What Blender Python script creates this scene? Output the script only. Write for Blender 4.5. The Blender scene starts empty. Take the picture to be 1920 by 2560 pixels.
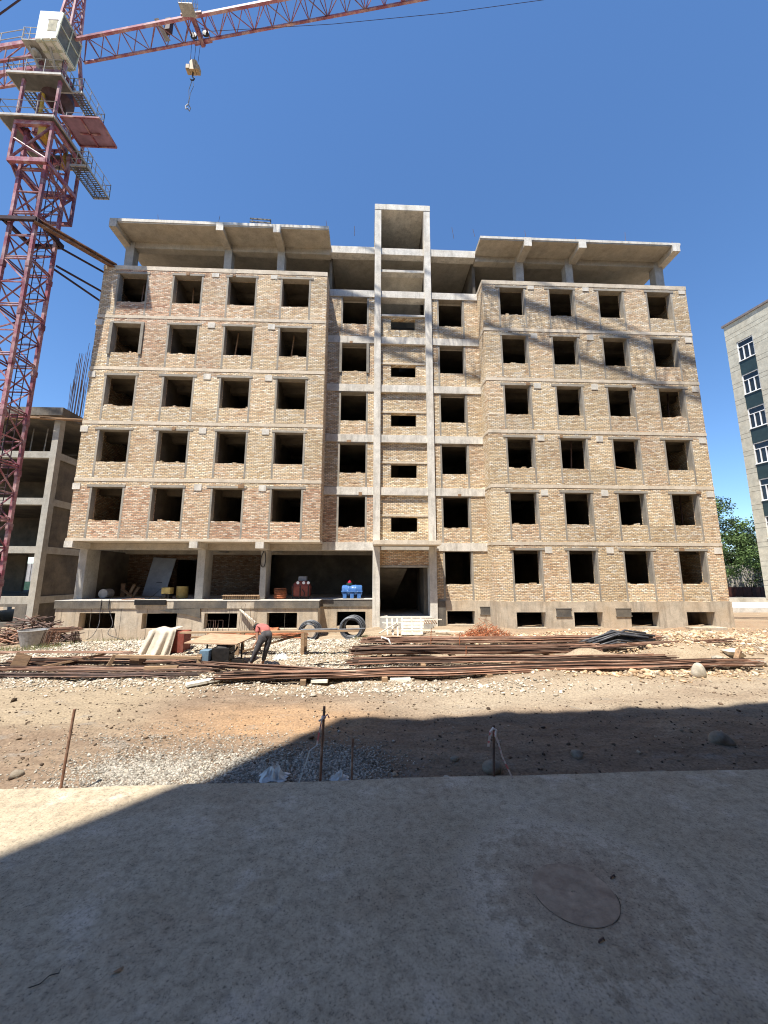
import bpy, math, random
import numpy as np
from mathutils import Vector, Matrix
random.seed(7); rng = np.random.default_rng(11)
PI = math.pi; R = math.radians
sc = bpy.context.scene
C = sc.collection
ORG = {}

# ------------------------------------------------------------------ materials
def nd(nt, typ, x=0, y=0, **kw):
    n = nt.nodes.new(typ)
    for k, v in kw.items(): setattr(n, k, v)
    return n
def newmat(name):
    m = bpy.data.materials.new(name); m.use_nodes = True
    nt = m.node_tree; nt.nodes.clear()
    out = nd(nt, 'ShaderNodeOutputMaterial'); b = nd(nt, 'ShaderNodeBsdfPrincipled')
    nt.links.new(b.outputs[0], out.inputs[0])
    b.inputs['Specular IOR Level'].default_value = 0.3
    return m, nt, b
def noise(nt, scale, detail=4, rough=.6, vec=None, stretch=None):
    n = nd(nt, 'ShaderNodeTexNoise'); n.inputs['Scale'].default_value = scale
    n.inputs['Detail'].default_value = detail; n.inputs['Roughness'].default_value = rough
    if vec is not None:
        if stretch:
            mp = nd(nt, 'ShaderNodeMapping'); mp.inputs['Scale'].default_value = stretch
            nt.links.new(vec, mp.inputs[0]); vec = mp.outputs[0]
        nt.links.new(vec, n.inputs['Vector'])
    return n.outputs['Fac']
def ramp(nt, fac, stops, interp='LINEAR'):
    r = nd(nt, 'ShaderNodeValToRGB'); r.color_ramp.interpolation = interp
    e = r.color_ramp.elements
    while len(e) < len(stops): e.new(.5)
    for i, (p, c) in enumerate(stops):
        e[i].position = p
        e[i].color = (c, c, c, 1) if isinstance(c, (int, float)) else (*c, 1)
    nt.links.new(fac, r.inputs[0]); return r.outputs[0]
def mix(nt, fac, a, b, mode='MIX'):
    m = nd(nt, 'ShaderNodeMix', data_type='RGBA', blend_type=mode)
    for s, v in ((0, fac), (6, a), (7, b)):
        if isinstance(v, (int, float)): m.inputs[s].default_value = v
        elif isinstance(v, tuple): m.inputs[s].default_value = (*v, 1)
        else: nt.links.new(v, m.inputs[s])
    return m.outputs[2]
def math_(nt, op, a, b=None, clamp=False):
    m = nd(nt, 'ShaderNodeMath', operation=op); m.use_clamp = clamp
    for i, v in enumerate((a, b)):
        if v is None: continue
        if isinstance(v, (int, float)): m.inputs[i].default_value = v
        else: nt.links.new(v, m.inputs[i])
    return m.outputs[0]
def attr(nt, name):
    a = nd(nt, 'ShaderNodeAttribute'); a.attribute_name = name; return a.outputs['Fac']
def pos(nt): return nd(nt, 'ShaderNodeNewGeometry').outputs['Position']
def bump(nt, b, h, s=.4, d=.02):
    n = nd(nt, 'ShaderNodeBump'); n.inputs['Strength'].default_value = s; n.inputs['Distance'].default_value = d
    nt.links.new(h, n.inputs['Height']); nt.links.new(n.outputs[0], b.inputs['Normal'])

def simple(name, col, rough=.7, metal=0, var=.25, scale=6, bmp=0, vv=.35, col2=None, thr=(.45, .6), stretch=None, spec=None):
    """one colour with noise variation, optional second colour in patches, per-piece value from attribute v"""
    m, nt, b = newmat(name); P = pos(nt)
    n = noise(nt, scale, 5, .65, P, stretch)
    c = mix(nt, ramp(nt, n, [(.3, 0.), (.7, 1.)]), tuple(x*(1-var) for x in col), tuple(min(1, x*(1+var)) for x in col))
    if col2:
        n2 = noise(nt, scale*.6, 6, .7, P, stretch)
        c = mix(nt, ramp(nt, n2, [(thr[0], 0.), (thr[1], 1.)]), c, col2)
    if vv:
        k = math_(nt, 'MULTIPLY_ADD', attr(nt, 'v'), vv*2); k.node.inputs[2].default_value = 1-vv
        c = mix(nt, 1., c, k, 'MULTIPLY')
    nt.links.new(c, b.inputs['Base Color'])
    b.inputs['Roughness'].default_value = rough; b.inputs['Metallic'].default_value = metal
    if spec is not None: b.inputs['Specular IOR Level'].default_value = spec
    if bmp: bump(nt, b, noise(nt, scale*5, 4, .7, P, stretch), bmp, .02)
    return m

def brick_mat(name, dark=1.):
    m, nt, b = newmat(name); P = pos(nt)
    s = nd(nt, 'ShaderNodeSeparateXYZ'); nt.links.new(P, s.inputs[0])
    u = math_(nt, 'ADD', s.outputs[0], s.outputs[1])
    wob = noise(nt, 1.3, 2, .5, P); wob2 = math_(nt, 'MULTIPLY_ADD', wob, .10); wob2.node.inputs[2].default_value = -.05
    z = math_(nt, 'ADD', s.outputs[2], wob2)
    cb = nd(nt, 'ShaderNodeCombineXYZ'); nt.links.new(u, cb.inputs[0]); nt.links.new(z, cb.inputs[1])
    bt = nd(nt, 'ShaderNodeTexBrick'); nt.links.new(cb.outputs[0], bt.inputs[0])
    bt.inputs['Scale'].default_value = 1; bt.inputs['Brick Width'].default_value = .215; bt.inputs['Row Height'].default_value = .078
    bt.inputs['Mortar Size'].default_value = .0135; bt.inputs['Mortar Smooth'].default_value = .3
    bt.inputs['Color1'].default_value = (0, 0, 0, 1); bt.inputs['Color2'].default_value = (1, 1, 1, 1); bt.inputs['Mortar'].default_value = (.5, .5, .5, 1)
    rnd = nd(nt, 'ShaderNodeSeparateColor'); nt.links.new(bt.outputs['Color'], rnd.inputs[0]); rv = rnd.outputs[0]
    yel = ramp(nt, rv, [(0, (.50, .335, .185)), (.15, (.65, .475, .275)), (.45, (.73, .56, .345)), (.75, (.78, .635, .425)), (.93, (.82, .71, .54)), (1, (.85, .78, .66))])
    red = ramp(nt, rv, [(0, (.30, .14, .08)), (.2, (.50, .265, .16)), (.5, (.63, .37, .235)), (.75, (.70, .49, .34)), (1, (.76, .61, .47))])
    n1 = noise(nt, .55, 3, .6, P)
    f = math_(nt, 'ADD', attr(nt, 'red'), math_(nt, 'MULTIPLY', math_(nt, 'SUBTRACT', n1, .5), 1.5))
    jit = math_(nt, 'MULTIPLY', math_(nt, 'SUBTRACT', noise(nt, 11, 1, .5, cb.outputs[0], (.5, 1.3, 1)), .5), 1.3)
    f = math_(nt, 'ADD', f, jit, True)
    col = mix(nt, f, yel, red)
    # pale lime bloom and grey dirt patches
    n2 = noise(nt, .8, 6, .7, P)
    col = mix(nt, math_(nt, 'MULTIPLY', ramp(nt, n2, [(.54, 0.), (.72, 1.)]), .4), col, (.74, .68, .58))
    n3 = noise(nt, 1.1, 6, .72, P, (1, 1, .6))
    col = mix(nt, math_(nt, 'MULTIPLY', ramp(nt, n3, [(.60, 0.), (.74, 1.)]), .2), col, (.26, .20, .14))
    mor = mix(nt, noise(nt, 4, 3, .6, P), (.12, .09, .06), (.52, .44, .35))
    col = mix(nt, bt.outputs['Fac'], col, mor)
    # per-course rough speckle
    sp = noise(nt, 16, 3, .7, P, (.6, .6, 1.6))
    col = mix(nt, 1., col, ramp(nt, sp, [(.32, .55), (.45, 1.), (.7, 1.15)]), 'MULTIPLY')
    kv = math_(nt, 'MULTIPLY_ADD', attr(nt, 'v'), .26); kv.node.inputs[2].default_value = .87; col = mix(nt, 1., col, kv, 'MULTIPLY')
    if dark != 1: col = mix(nt, 1., col, (dark, dark*.93, dark*.88), 'MULTIPLY')  # multiplies indoor shade into the brick colour
    nt.links.new(col, b.inputs['Base Color']); b.inputs['Roughness'].default_value = .95
    h = math_(nt, 'SUBTRACT', math_(nt, 'MULTIPLY', sp, .8), math_(nt, 'MULTIPLY', bt.outputs['Fac'], .9))
    bump(nt, b, h, .8, .035)
    return m

def concrete_mat(name, col, streak=.35, dirt=(.12, .10, .08), thr=(.55, .75), seam=True, warm=(.50, .40, .27), warmth=.25):
    m, nt, b = newmat(name); P = pos(nt)
    n = noise(nt, 2.2, 7, .68, P)
    c = mix(nt, ramp(nt, n, [(.3, 0.), (.7, 1.)]), tuple(x*.72 for x in col), tuple(min(1, x*1.16) for x in col))
    w = noise(nt, .7, 4, .6, P); c = mix(nt, math_(nt, 'MULTIPLY', ramp(nt, w, [(.4, 0.), (.7, 1.)]), warmth), c, warm)
    st = noise(nt, 2.6, 5, .7, P, (1.6, 1.6, .16))
    c = mix(nt, math_(nt, 'MULTIPLY', ramp(nt, st, [thr[0:1][0:1] and (thr[0], 0.), (thr[1], 1.)]), streak), c, dirt)
    sp = noise(nt, 22, 3, .7, P)
    c = mix(nt, 1., c, ramp(nt, sp, [(.28, .72), (.45, 1.), (.75, 1.08)]), 'MULTIPLY')
    k = math_(nt, 'MULTIPLY_ADD', attr(nt, 'v'), .3); k.node.inputs[2].default_value = .85
    c = mix(nt, 1., c, k, 'MULTIPLY')
    nt.links.new(c, b.inputs['Base Color']); b.inputs['Roughness'].default_value = .9
    bump(nt, b, math_(nt, 'ADD', sp, n), .35, .02)
    return m

M = {}
M['brick'] = brick_mat('brick')
M['brick_in_shaded'] = brick_mat('brick_inside_shaded', .30)  # facade brick darkened, indoor shade put into its colour
M['conc'] = concrete_mat('concrete', (.61, .575, .51), .45, thr=(.5, .72))
M['concband'] = concrete_mat('concrete_band', (.64, .555, .44), .3, warmth=.5)
M['conc_in_shaded'] = concrete_mat('concrete_inside_shaded', (.105, .09, .072), .3)  # concrete toned down so the gloom of the rooms sits in its colour
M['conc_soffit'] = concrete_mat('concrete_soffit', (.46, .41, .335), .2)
M['found'] = concrete_mat('concrete_foundation', (.50, .43, .335), .6, thr=(.50, .72), warm=(.46, .33, .20), warmth=.55)
M['found_dark'] = concrete_mat('concrete_stained', (.10, .092, .082), .35, dirt=(.30, .27, .23))
M['jamb'] = concrete_mat('concrete_jamb', (.30, .275, .235), .35)
M['conc_weather'] = concrete_mat('weathered_concrete', (.36, .34, .295), .4)
M['grey_conc'] = concrete_mat('concrete_grey', (.43, .41, .37), .35)
def clad_mat():
    m = concrete_mat('stone_cladding', (.50, .47, .38), .18); nt = m.node_tree; b = [n for n in nt.nodes if n.type == 'BSDF_PRINCIPLED'][0]
    src = b.inputs['Base Color'].links[0].from_socket; s = nd(nt, 'ShaderNodeSeparateXYZ'); nt.links.new(pos(nt), s.inputs[0])
    t = math_(nt, 'MODULO', math_(nt, 'ADD', s.outputs[2], 10), 1.685); a = math_(nt, 'LESS_THAN', t, .04); d = math_(nt, 'LESS_THAN', math_(nt, 'ABSOLUTE', math_(nt, 'SUBTRACT', t, .46)), .02)
    nt.links.new(mix(nt, math_(nt, 'MAXIMUM', a, d), src, (.16, .145, .115)), b.inputs['Base Color']); return m
M['cladding'] = clad_mat()
M['crane'] = simple('crane_paint', (.225, .072, .09), .5, .0, .35, 3, 0, .35, (.38, .25, .24), (.46, .64))
M['crane_dark'] = simple('crane_dark_steel', (.055, .03, .034), .6, .2, .4, 3)
M['galv'] = simple('grey_painted_steel', (.33, .31, .28), .55, .2, .3, 4, 0, .2)
M['white_paint'] = simple('white_paint', (.78, .77, .71), .45, 0, .08, 3, 0, .05)
M['cream'] = simple('cream_paint', (.50, .50, .38), .5, 0, .3, 3, 0, .1)
M['ochre'] = simple('ochre_paint', (.46, .29, .05), .5, 0, .25, 5)
M['tanblock'] = simple('tan_paint', (.33, .225, .12), .6, 0, .3, 5)
M['glass_dark'] = simple('dark_glass', (.02, .024, .026), .08, 0, .2, 1, 0, 0, spec=.6)
M['cab_glass'] = simple('cab_glass', (.13, .13, .105), .3, 0, .3, 3, 0, 0)
M['glass_pale'] = simple('dusty_glass', (.50, .45, .31), .25, 0, .3, 3, 0, 0)
M['mesh_panel'] = simple('purple_sheet', (.24, .14, .19), .6, 0, .3, 2)
M['rust'] = simple('rusty_bar', (.20, .108, .07), .75, .1, .45, 5, 0, .8, (.36, .245, .18), (.5, .68), (.35, 1.5, 1.5))
M['rust_dark'] = simple('dark_bar', (.105, .068, .055), .7, .25, .45, 5, 0, .6, (.20, .11, .07), (.5, .7))
M['rust_red'] = simple('red_rust', (.36, .125, .055), .85, 0, .5, 8, 0, .6, (.16, .06, .035), (.5, .7))
M['steel'] = simple('grey_wire', (.12, .125, .135), .5, .3, .3, 8, 0, .4)
M['black_pipe'] = simple('black_plastic', (.05, .05, .055), .4, 0, .4, 6, 0, .4, (.24, .22, .2), (.55, .75))
M['wood'] = simple('pale_timber', (.30, .20, .12), .8, 0, .3, 6, .3, .3, (.28, .18, .10), (.5, .7), (.5, 4, 4))
M['wood_old'] = simple('old_timber', (.30, .185, .105), .85, 0, .4, 6, .3, .35, (.13, .085, .055), (.5, .7), (.5, 4, 4))
M['wood_white'] = simple('whitewashed_timber', (.66, .60, .49), .8, 0, .22, 6, .3, .25, (.42, .33, .22), (.58, .75), (1, 1, .6))
M['ply'] = simple('plywood', (.36, .235, .15), .8, 0, .3, 5, .2, .2, (.28, .16, .09), (.52, .7), (.8, 3, 3))
M['board_white'] = simple('pale_board', (.60, .58, .50), .8, 0, .2, 5, .2)
M['blue_plastic'] = simple('blue_plastic', (.055, .145, .36), .35, 0, .2, 5, 0, .1, (.42, .50, .60), (.60, .72))
M['red_plastic'] = simple('red_plastic', (.55, .02, .07), .4, 0, .1, 3)
M['green_plastic'] = simple('dark_green_plastic', (.02, .05, .04), .4, 0, .2, 3)
M['red_paint'] = simple('faded_red_paint', (.22, .055, .038), .6, 0, .3, 4, 0, .15, (.24, .10, .07), (.55, .72))
M['blue_paint'] = simple('dusty_blue_paint', (.13, .20, .26), .55, 0, .25, 5, 0, .2)
M['machine'] = simple('oily_machine', (.03, .027, .025), .55, .4, .4, 8, 0, .4)
M['yellow_paint'] = simple('dusty_yellow_paint', (.38, .27, .09), .7, 0, .3, 5)
M['sheet_grey'] = simple('grey_sheet_steel', (.30, .31, .33), .5, .3, .2, 2, 0, .1)
M['drum_pale'] = simple('pale_drum', (.42, .39, .35), .6, 0, .3, 4)
M['cloth'] = simple('dusty_cloth', (.54, .47, .375), .95, 0, .2, 4, .4, 0, (.46, .36, .27), (.56, .7))
M['bag'] = simple('white_plastic_film', (.60, .60, .58), .35, 0, .15, 9, 0, .2)
M['zinc'] = simple('zinc_tub', (.38, .37, .355), .5, .4, .25, 12, 0, .1, (.20, .17, .15), (.58, .7))
M['tape'] = simple('tape_plastic', (.62, .16, .16), .5, 0, .1, 9, 0, .0, (.72, .62, .58), (.47, .5))
M['skin'] = simple('skin', (.30, .155, .095), .6, 0, .1, 6, 0, 0)
M['shirt'] = simple('faded_red_cotton', (.42, .13, .115), .95, 0, .15, 9, .3, 0)
M['trousers'] = simple('grey_trousers', (.062, .058, .06), .95, 0, .3, 7, .3, 0)
M['hair'] = simple('black_hair', (.015, .012, .01), .7, 0, .3, 9, 0, 0)
M['shoe'] = simple('dusty_shoe', (.34, .25, .18), .9, 0, .3, 9, 0, 0)
M['stone'] = simple('crushed_stone', (.47, .415, .33), .95, 0, .25, 7, 0, .5, (.30, .225, .155), (.55, .62))
M['rubble'] = simple('broken_brick', (.42, .29, .175), .95, 0, .3, 5, 0, .5, (.50, .43, .33), (.5, .58))
M['boulder'] = simple('boulder_stone', (.24, .20, .15), .95, 0, .35, 5, .7, .2, (.13, .10, .075), (.5, .68))
M['white_stone'] = simple('pale_stone', (.44, .39, .31), .95, 0, .3, 7, .7, .2)
M['leaf'] = simple('leaves', (.075, .12, .036), .7, 0, .4, 1.2, 0, .75)
M['dust_stone'] = simple('dusty_pebble', (.30, .235, .165), 1, 0, .25, 6, 0, .5)
M['grey_gravel'] = simple('grey_gravel', (.335, .305, .255), .95, 0, .25, 7, 0, .5, (.24, .20, .155), (.52, .62))
M['clod'] = simple('soil_clod', (.10, .068, .045), 1, 0, .3, 6, 0, .5)
M['grass'] = simple('dry_grass', (.115, .125, .04), .8, 0, .4, 3, 0, .6)
M['bark'] = simple('bark', (.09, .065, .045), .9, 0, .3, 8, .3)
M['panel_green'] = simple('dark_green_panel', (.028, .048, .050), .35, 0, .2, 2, 0, .1)
M['pvc'] = simple('white_window_frame', (.80, .80, .79), .4, 0, .05, 2, 0, 0)
M['roof_edge'] = simple('roof_flashing', (.22, .18, .165), .5, .2, .2, 3)
M['shed'] = simple('grey_ribbed_sheet', (.36, .345, .335), .5, .2, .12, 2)
M['net'] = simple('green_net', (.03, .07, .052), .9, 0, .4, 5)
M['red_fence'] = simple('brown_sheet_fence', (.085, .03, .022), .6, 0, .3, 3)
M['plaster'] = simple('pale_plaster', (.42, .385, .33), .9, 0, .25, 1.2, .2, .1, (.30, .27, .22), (.52, .7))
M['lid'] = simple('manhole_cement', (.36, .27, .19), .95, 0, .3, 7, .5, .1, (.26, .185, .13), (.45, .65))
M['mesh_floor'] = simple('walkway_sheet', (.115, .11, .10), .6, .2, .3, 3)

def dirt_mat():
    m, nt, b = newmat('dirt_ground'); P = pos(nt)
    s = nd(nt, 'ShaderNodeSeparateXYZ'); nt.links.new(P, s.inputs[0])
    n1 = noise(nt, .55, 6, .62, P, (.55, 1.3, 1)); n2 = noise(nt, 2.4, 7, .7, P, (.6, 1.5, 1)); n3 = noise(nt, 24, 4, .7, P)
    earth = mix(nt, ramp(nt, n2, [(.3, 0.), (.7, 1.)]), (.17, .118, .08), (.29, .215, .15))
    pale = mix(nt, ramp(nt, n2, [(.3, 0.), (.7, 1.)]), (.29, .22, .145), (.42, .335, .235))
    def band(axis, a, b_, c, d):   # 0..1 rise between a..b, fall between c..d
        o = s.outputs[axis]
        up = math_(nt, 'DIVIDE', math_(nt, 'SUBTRACT', o, a), b_-a, True); dn = math_(nt, 'DIVIDE', math_(nt, 'SUBTRACT', d, o), d-c, True)
        return math_(nt, 'MULTIPLY', up, dn)
    # trodden pale working strip near the building, darker wet soil beside the yard slab
    far = math_(nt, 'DIVIDE', math_(nt, 'ADD', s.outputs[1], 11.3), 2.4, True)
    f = math_(nt, 'ADD', math_(nt, 'MULTIPLY', math_(nt, 'SUBTRACT', n1, .535), 3.4), math_(nt, 'MULTIPLY', far, .85), True)
    c = mix(nt, f, earth, pale)
    # orange clay where wheels scraped the soil
    e = math_(nt, 'MULTIPLY', band(0, -4.2, -2.2, -.6, .6), band(1, -12.9, -12.2, -11.4, -10.8))
    c = mix(nt, math_(nt, 'MULTIPLY', e, ramp(nt, n2, [(.25, .3), (.6, 1.)])), c, (.38, .24, .135))
    # two pale dusty tracks
    e2 = math_(nt, 'MULTIPLY', band(0, -16, -13, -5.0, -3.6), band(1, -12.3, -11.7, -9.9, -9.0))
    c = mix(nt, math_(nt, 'MULTIPLY', e2, .9), c, (.34, .27, .185))
    e3 = math_(nt, 'MULTIPLY', band(0, -1.5, 1.5, 12, 20), band(1, -11.9, -11.2, -9.9, -9.2))
    c = mix(nt, math_(nt, 'MULTIPLY', e3, math_(nt, 'MULTIPLY', ramp(nt, n1, [(.25, .2), (.55, 1.)]), .8)), c, (.37, .305, .225))
    # reddish brick dust by the right wing
    e4 = math_(nt, 'MULTIPLY', band(0, 3, 9, 30, 40), band(1, -5.5, -3.5, 2, 12))
    c = mix(nt, math_(nt, 'MULTIPLY', e4, ramp(nt, n2, [(.35, 0.), (.65, .7)])), c, (.30, .175, .10))
    # grey mud patches
    n5 = noise(nt, .9, 5, .6, P, (1, 2.2, 1)); c = mix(nt, math_(nt, 'MULTIPLY', ramp(nt, n5, [(.60, 0.), (.68, 1.)]), .55), c, (.26, .235, .20))
    c = mix(nt, 1., c, ramp(nt, n3, [(.3, .6), (.5, 1.), (.72, 1.3)]), 'MULTIPLY')
    nt.links.new(c, b.inputs['Base Color']); b.inputs['Roughness'].default_value = 1
    b.inputs['Specular IOR Level'].default_value = .1
    h = math_(nt, 'ADD', math_(nt, 'MULTIPLY', n3, .5), n2)
    bump(nt, b, h, .9, .07)
    return m
M['dirt'] = dirt_mat()

def slab_mat():
    m, nt, b = newmat('yard_concrete'); P = pos(nt)
    n1 = noise(nt, .8, 6, .65, P); n2 = noise(nt, 10, 7, .75, P); n3 = noise(nt, 48, 5, .78, P)
    c = mix(nt, ramp(nt, n1, [(.3, 0.), (.7, 1.)]), (.365, .30, .21), (.455, .385, .285))
    c = mix(nt, math_(nt, 'MULTIPLY', ramp(nt, noise(nt, .9, 5, .6, P, (1, 1.6, 1)), [(.50, 0.), (.66, 1.)]), .35), c, (.33, .245, .165))
    c = mix(nt, math_(nt, 'MULTIPLY', ramp(nt, noise(nt, 1.6, 5, .65, P), [(.56, 0.), (.70, 1.)]), .5), c, (.58, .51, .42))
    vd = nd(nt, 'ShaderNodeVectorMath', operation='DISTANCE'); nt.links.new(P, vd.inputs[0]); vd.inputs[1].default_value = (1.72, -15.72, 0)
    dd = math_(nt, 'ADD', vd.outputs['Value'], math_(nt, 'MULTIPLY', math_(nt, 'SUBTRACT', n2, .5), 1.1))
    c = mix(nt, math_(nt, 'MULTIPLY', ramp(nt, dd, [(.2, 1.), (.85, 0.)]), .5), c, (.32, .225, .155))
    c = mix(nt, math_(nt, 'MULTIPLY', ramp(nt, math_(nt, 'ABSOLUTE', math_(nt, 'SUBTRACT', dd, .85)), [(.02, 1.), (.16, 0.)]), .3), c, (.58, .50, .40))
    c = mix(nt, 1., c, ramp(nt, n2, [(.30, .62), (.5, 1.), (.72, 1.2)]), 'MULTIPLY')
    c = mix(nt, 1., c, ramp(nt, n3, [(.33, .38), (.46, 1.), (.7, 1.2)]), 'MULTIPLY')
    v = nd(nt, 'ShaderNodeTexVoronoi'); v.inputs['Scale'].default_value = 11; nt.links.new(P, v.inputs['Vector'])
    c = mix(nt, ramp(nt, v.outputs['Distance'], [(.03, .7), (.12, 0.)]), c, (.10, .08, .06))
    nt.links.new(c, b.inputs['Base Color']); b.inputs['Roughness'].default_value = .92
    b.inputs['Specular IOR Level'].default_value = .2
    bump(nt, b, math_(nt, 'ADD', math_(nt, 'MULTIPLY', n3, .35), n2), .5, .03)
    return m
M['slab'] = slab_mat()
M['rear_wall'] = concrete_mat('brown_render', (.22, .19, .15), .2)
M['pave'] = concrete_mat('pale_paving', (.66, .64, .60), .1)

# ------------------------------------------------------------------ mesh builder
class MB:
    def __init__(s): s.v = []; s.f = []; s.a = []; s.r = []; s.val = .5; s.red = 0.
    def face(s, pts):
        i = len(s.v); s.v += [tuple(p) for p in pts]; s.f.append(tuple(range(i, i+len(pts)))); s.a.append(s.val); s.r.append(s.red)
    def add(s, vs, fs):
        i = len(s.v); s.v += [tuple(p) for p in vs]
        for f in fs: s.f.append(tuple(i+k for k in f)); s.a.append(s.val); s.r.append(s.red)
        return s
    def box(s, x0, x1, y0, y1, z0, z1):
        return s.add([(x, y, z) for z in (z0, z1) for y in (y0, y1) for x in (x0, x1)],
              [(0, 2, 3, 1), (4, 5, 7, 6), (0, 1, 5, 4), (2, 6, 7, 3), (0, 4, 6, 2), (1, 3, 7, 5)])
    def beam(s, p, q, w, h=None, up=(0, 0, 1)):
        h = h or w; p = Vector(p); q = Vector(q); d = (q-p).normalized(); u = Vector(up)
        if abs(d.dot(u)) > .98: u = Vector((0, 1, 0))
        a = d.cross(u).normalized(); b = a.cross(d).normalized(); vs = []
        for c in (p, q):
            for i, j in ((-1, -1), (1, -1), (1, 1), (-1, 1)): vs.append(c+a*(w/2*i)+b*(h/2*j))
        return s.add(vs, [(0, 1, 2, 3), (7, 6, 5, 4), (0, 4, 5, 1), (1, 5, 6, 2), (2, 6, 7, 3), (3, 7, 4, 0)])
    def bar(s, p, q, r, n=6, r2=None): return s.tube([p, q], r, n, r2=r2)
    def tube(s, pts, r, n=6, cap=True, r2=None):
        pts = [Vector(p) for p in pts]; vs = []; fs = []; m = len(pts); a = None
        for i, p in enumerate(pts):
            d = (pts[min(i+1, m-1)]-pts[max(i-1, 0)]).normalized()
            if a is None:
                u = Vector((0, 0, 1)) if abs(d.z) < .95 else Vector((1, 0, 0)); a = d.cross(u).normalized()
            else: a = (a-d*a.dot(d)).normalized()
            b = d.cross(a); rr = r if r2 is None else r+(r2-r)*i/(m-1)
            for k in range(n):
                t = 2*PI*k/n; vs.append(p+a*(rr*math.cos(t))+b*(rr*math.sin(t)))
        for i in range(m-1):
            for k in range(n):
                k2 = (k+1) % n; fs.append((i*n+k, i*n+k2, (i+1)*n+k2, (i+1)*n+k))
        if cap: fs.append(tuple(range(n-1, -1, -1))); fs.append(tuple((m-1)*n+k for k in range(n)))
        return s.add(vs, fs)
    def lathe(s, prof, c, axis='Z', n=20, cap=True):
        vs = []; fs = []; m = len(prof)
        for r, h in prof:
            for k in range(n):
                t = 2*PI*k/n; a, b = r*math.cos(t), r*math.sin(t)
                vs.append({'Z': (c[0]+a, c[1]+b, c[2]+h), 'X': (c[0]+h, c[1]+a, c[2]+b), 'Y': (c[0]+a, c[1]+h, c[2]+b)}[axis])
        for i in range(m-1):
            for k in range(n):
                k2 = (k+1) % n; fs.append((i*n+k, i*n+k2, (i+1)*n+k2, (i+1)*n+k))
        if cap: fs.append(tuple(range(n-1, -1, -1))); fs.append(tuple((m-1)*n+k for k in range(n)))
        return s.add(vs, fs)
    def rock(s, c, rx, ry, rz, sub=2, amp=.18, seed=0):
        import bmesh
        bm = bmesh.new(); bmesh.ops.create_icosphere(bm, subdivisions=sub, radius=1)
        rr = random.Random(seed); k = [[rr.uniform(-2.5, 2.5) for _ in range(4)] for _ in range(6)]
        vs = []
        for v in bm.verts:
            d = 1+amp*sum(math.sin(q[0]*v.co.x+q[1]*v.co.y+q[2]*v.co.z+q[3]) for q in k)/2.2
            vs.append((c[0]+v.co.x*rx*d, c[1]+v.co.y*ry*d, c[2]+v.co.z*rz*d))
        fs = [tuple(x.index for x in f.verts) for f in bm.faces]; bm.free(); return s.add(vs, fs)
    def build(s, name, mat, parent=None, smooth=False, bevel=0):
        me = bpy.data.meshes.new(name)
        o = bpy.data.objects.new(name, me); C.objects.link(o)
        org = Vector((0, 0, 0)); vs = s.v
        if parent is not None:
            org = ORG.get(parent.name, Vector((0, 0, 0))); o.parent = parent
        elif vs:
            A = np.array(vs); org = Vector((float((A[:, 0].min()+A[:, 0].max())/2), float((A[:, 1].min()+A[:, 1].max())/2), float(A[:, 2].min()))); o.location = org
        ORG[o.name] = org
        A = np.array(vs, dtype=float)-np.array(org)
        me.from_pydata(A.tolist(), [], s.f)
        for nm, arr in (('v', s.a), ('red', s.r)):
            at = me.attributes.new(nm, 'FLOAT', 'FACE'); at.data.foreach_set('value', np.array(arr, dtype=np.float32))
        if smooth: me.polygons.foreach_set('use_smooth', [True]*len(s.f))
        me.materials.append(M[mat]); me.validate(); me.update()
        if bevel:
            md = o.modifiers.new('bevel', 'BEVEL'); md.width = bevel; md.segments = 2; md.limit_method = 'ANGLE'
        return o
def root(name, loc, label, cat, group=None):
    o = bpy.data.objects.new(name, None); C.objects.link(o); o.location = loc; o.empty_display_size = .2
    ORG[o.name] = Vector(loc); tag(o, label, cat, group); return o
def tag(o, label=None, cat=None, group=None, kind=None):
    if label: o['label'] = label
    if cat: o['category'] = cat
    if group: o['group'] = group
    if kind: o['kind'] = kind
    return o
def rv(a=0., b=1.): return random.uniform(a, b)

# ------------------------------------------------------------------ ground
def sst(t): t = np.clip(t, 0, 1); return t*t*(3-2*t)
MOUNDS = [(-8.5, -4.7, 2.6, .9, .22), (-5.5, -3.6, 2.5, 1.0, .12), (6.7, -7.05, 1.0, .35, .30), (10.2, -6.75, 1.7, .6, .42), (4.6, -9.35, 1.5, .45, .20), (7.8, -9.05, 1.2, .35, .12), (3.6, -7.1, .8, .25, .16),
          (1.6, -4.9, 1.6, .5, .10), (-1.2, -4.4, 1.8, .8, .14), (13.5, -3.5, 2.5, 1.5, .25), (-12, -7, 2.5, 1.5, .12), (16, -7, 3, 2, .18)]
def zg(x, y):
    x = np.asarray(x, float); y = np.asarray(y, float)
    z = -.45*sst((1.5-x)/5)*sst((y+3.6)/2.6)
    z = z-.10*sst((-13.0-y)/.9)
    near = sst((30-np.abs(x))/10)*sst((12-y)/6)
    b = .020*np.sin(1.7*x+.6*y)*np.sin(1.3*y-.4*x+1)+.014*np.sin(3.9*x-2.2*y+.5)*np.sin(3.1*y+1.1*x)+.012*np.sin(8.3*x+3*y)*np.sin(7.7*y-2.2*x)
    z = z+b*near*sst((-y-13.6+1.8)/-1.8+1)
    z = z+b*near*.6
    for a, b_ in ((-11.35, .10), (-10.2, .12), (-12.3, .05)):
        d = y-(a+b_*(x+2)); z = z+(.012*np.exp(-((np.abs(d)-.30)/.12)**2)-.022*np.exp(-(d/.2)**2))*near*sst((14-np.abs(x+1))/4)
    for mx, my, rx, ry, h in MOUNDS:
        z = z+h*np.exp(-((x-mx)/rx)**2-((y-my)/ry)**2)
    return z
def zf(x, y): return float(zg(x, y))
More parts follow.
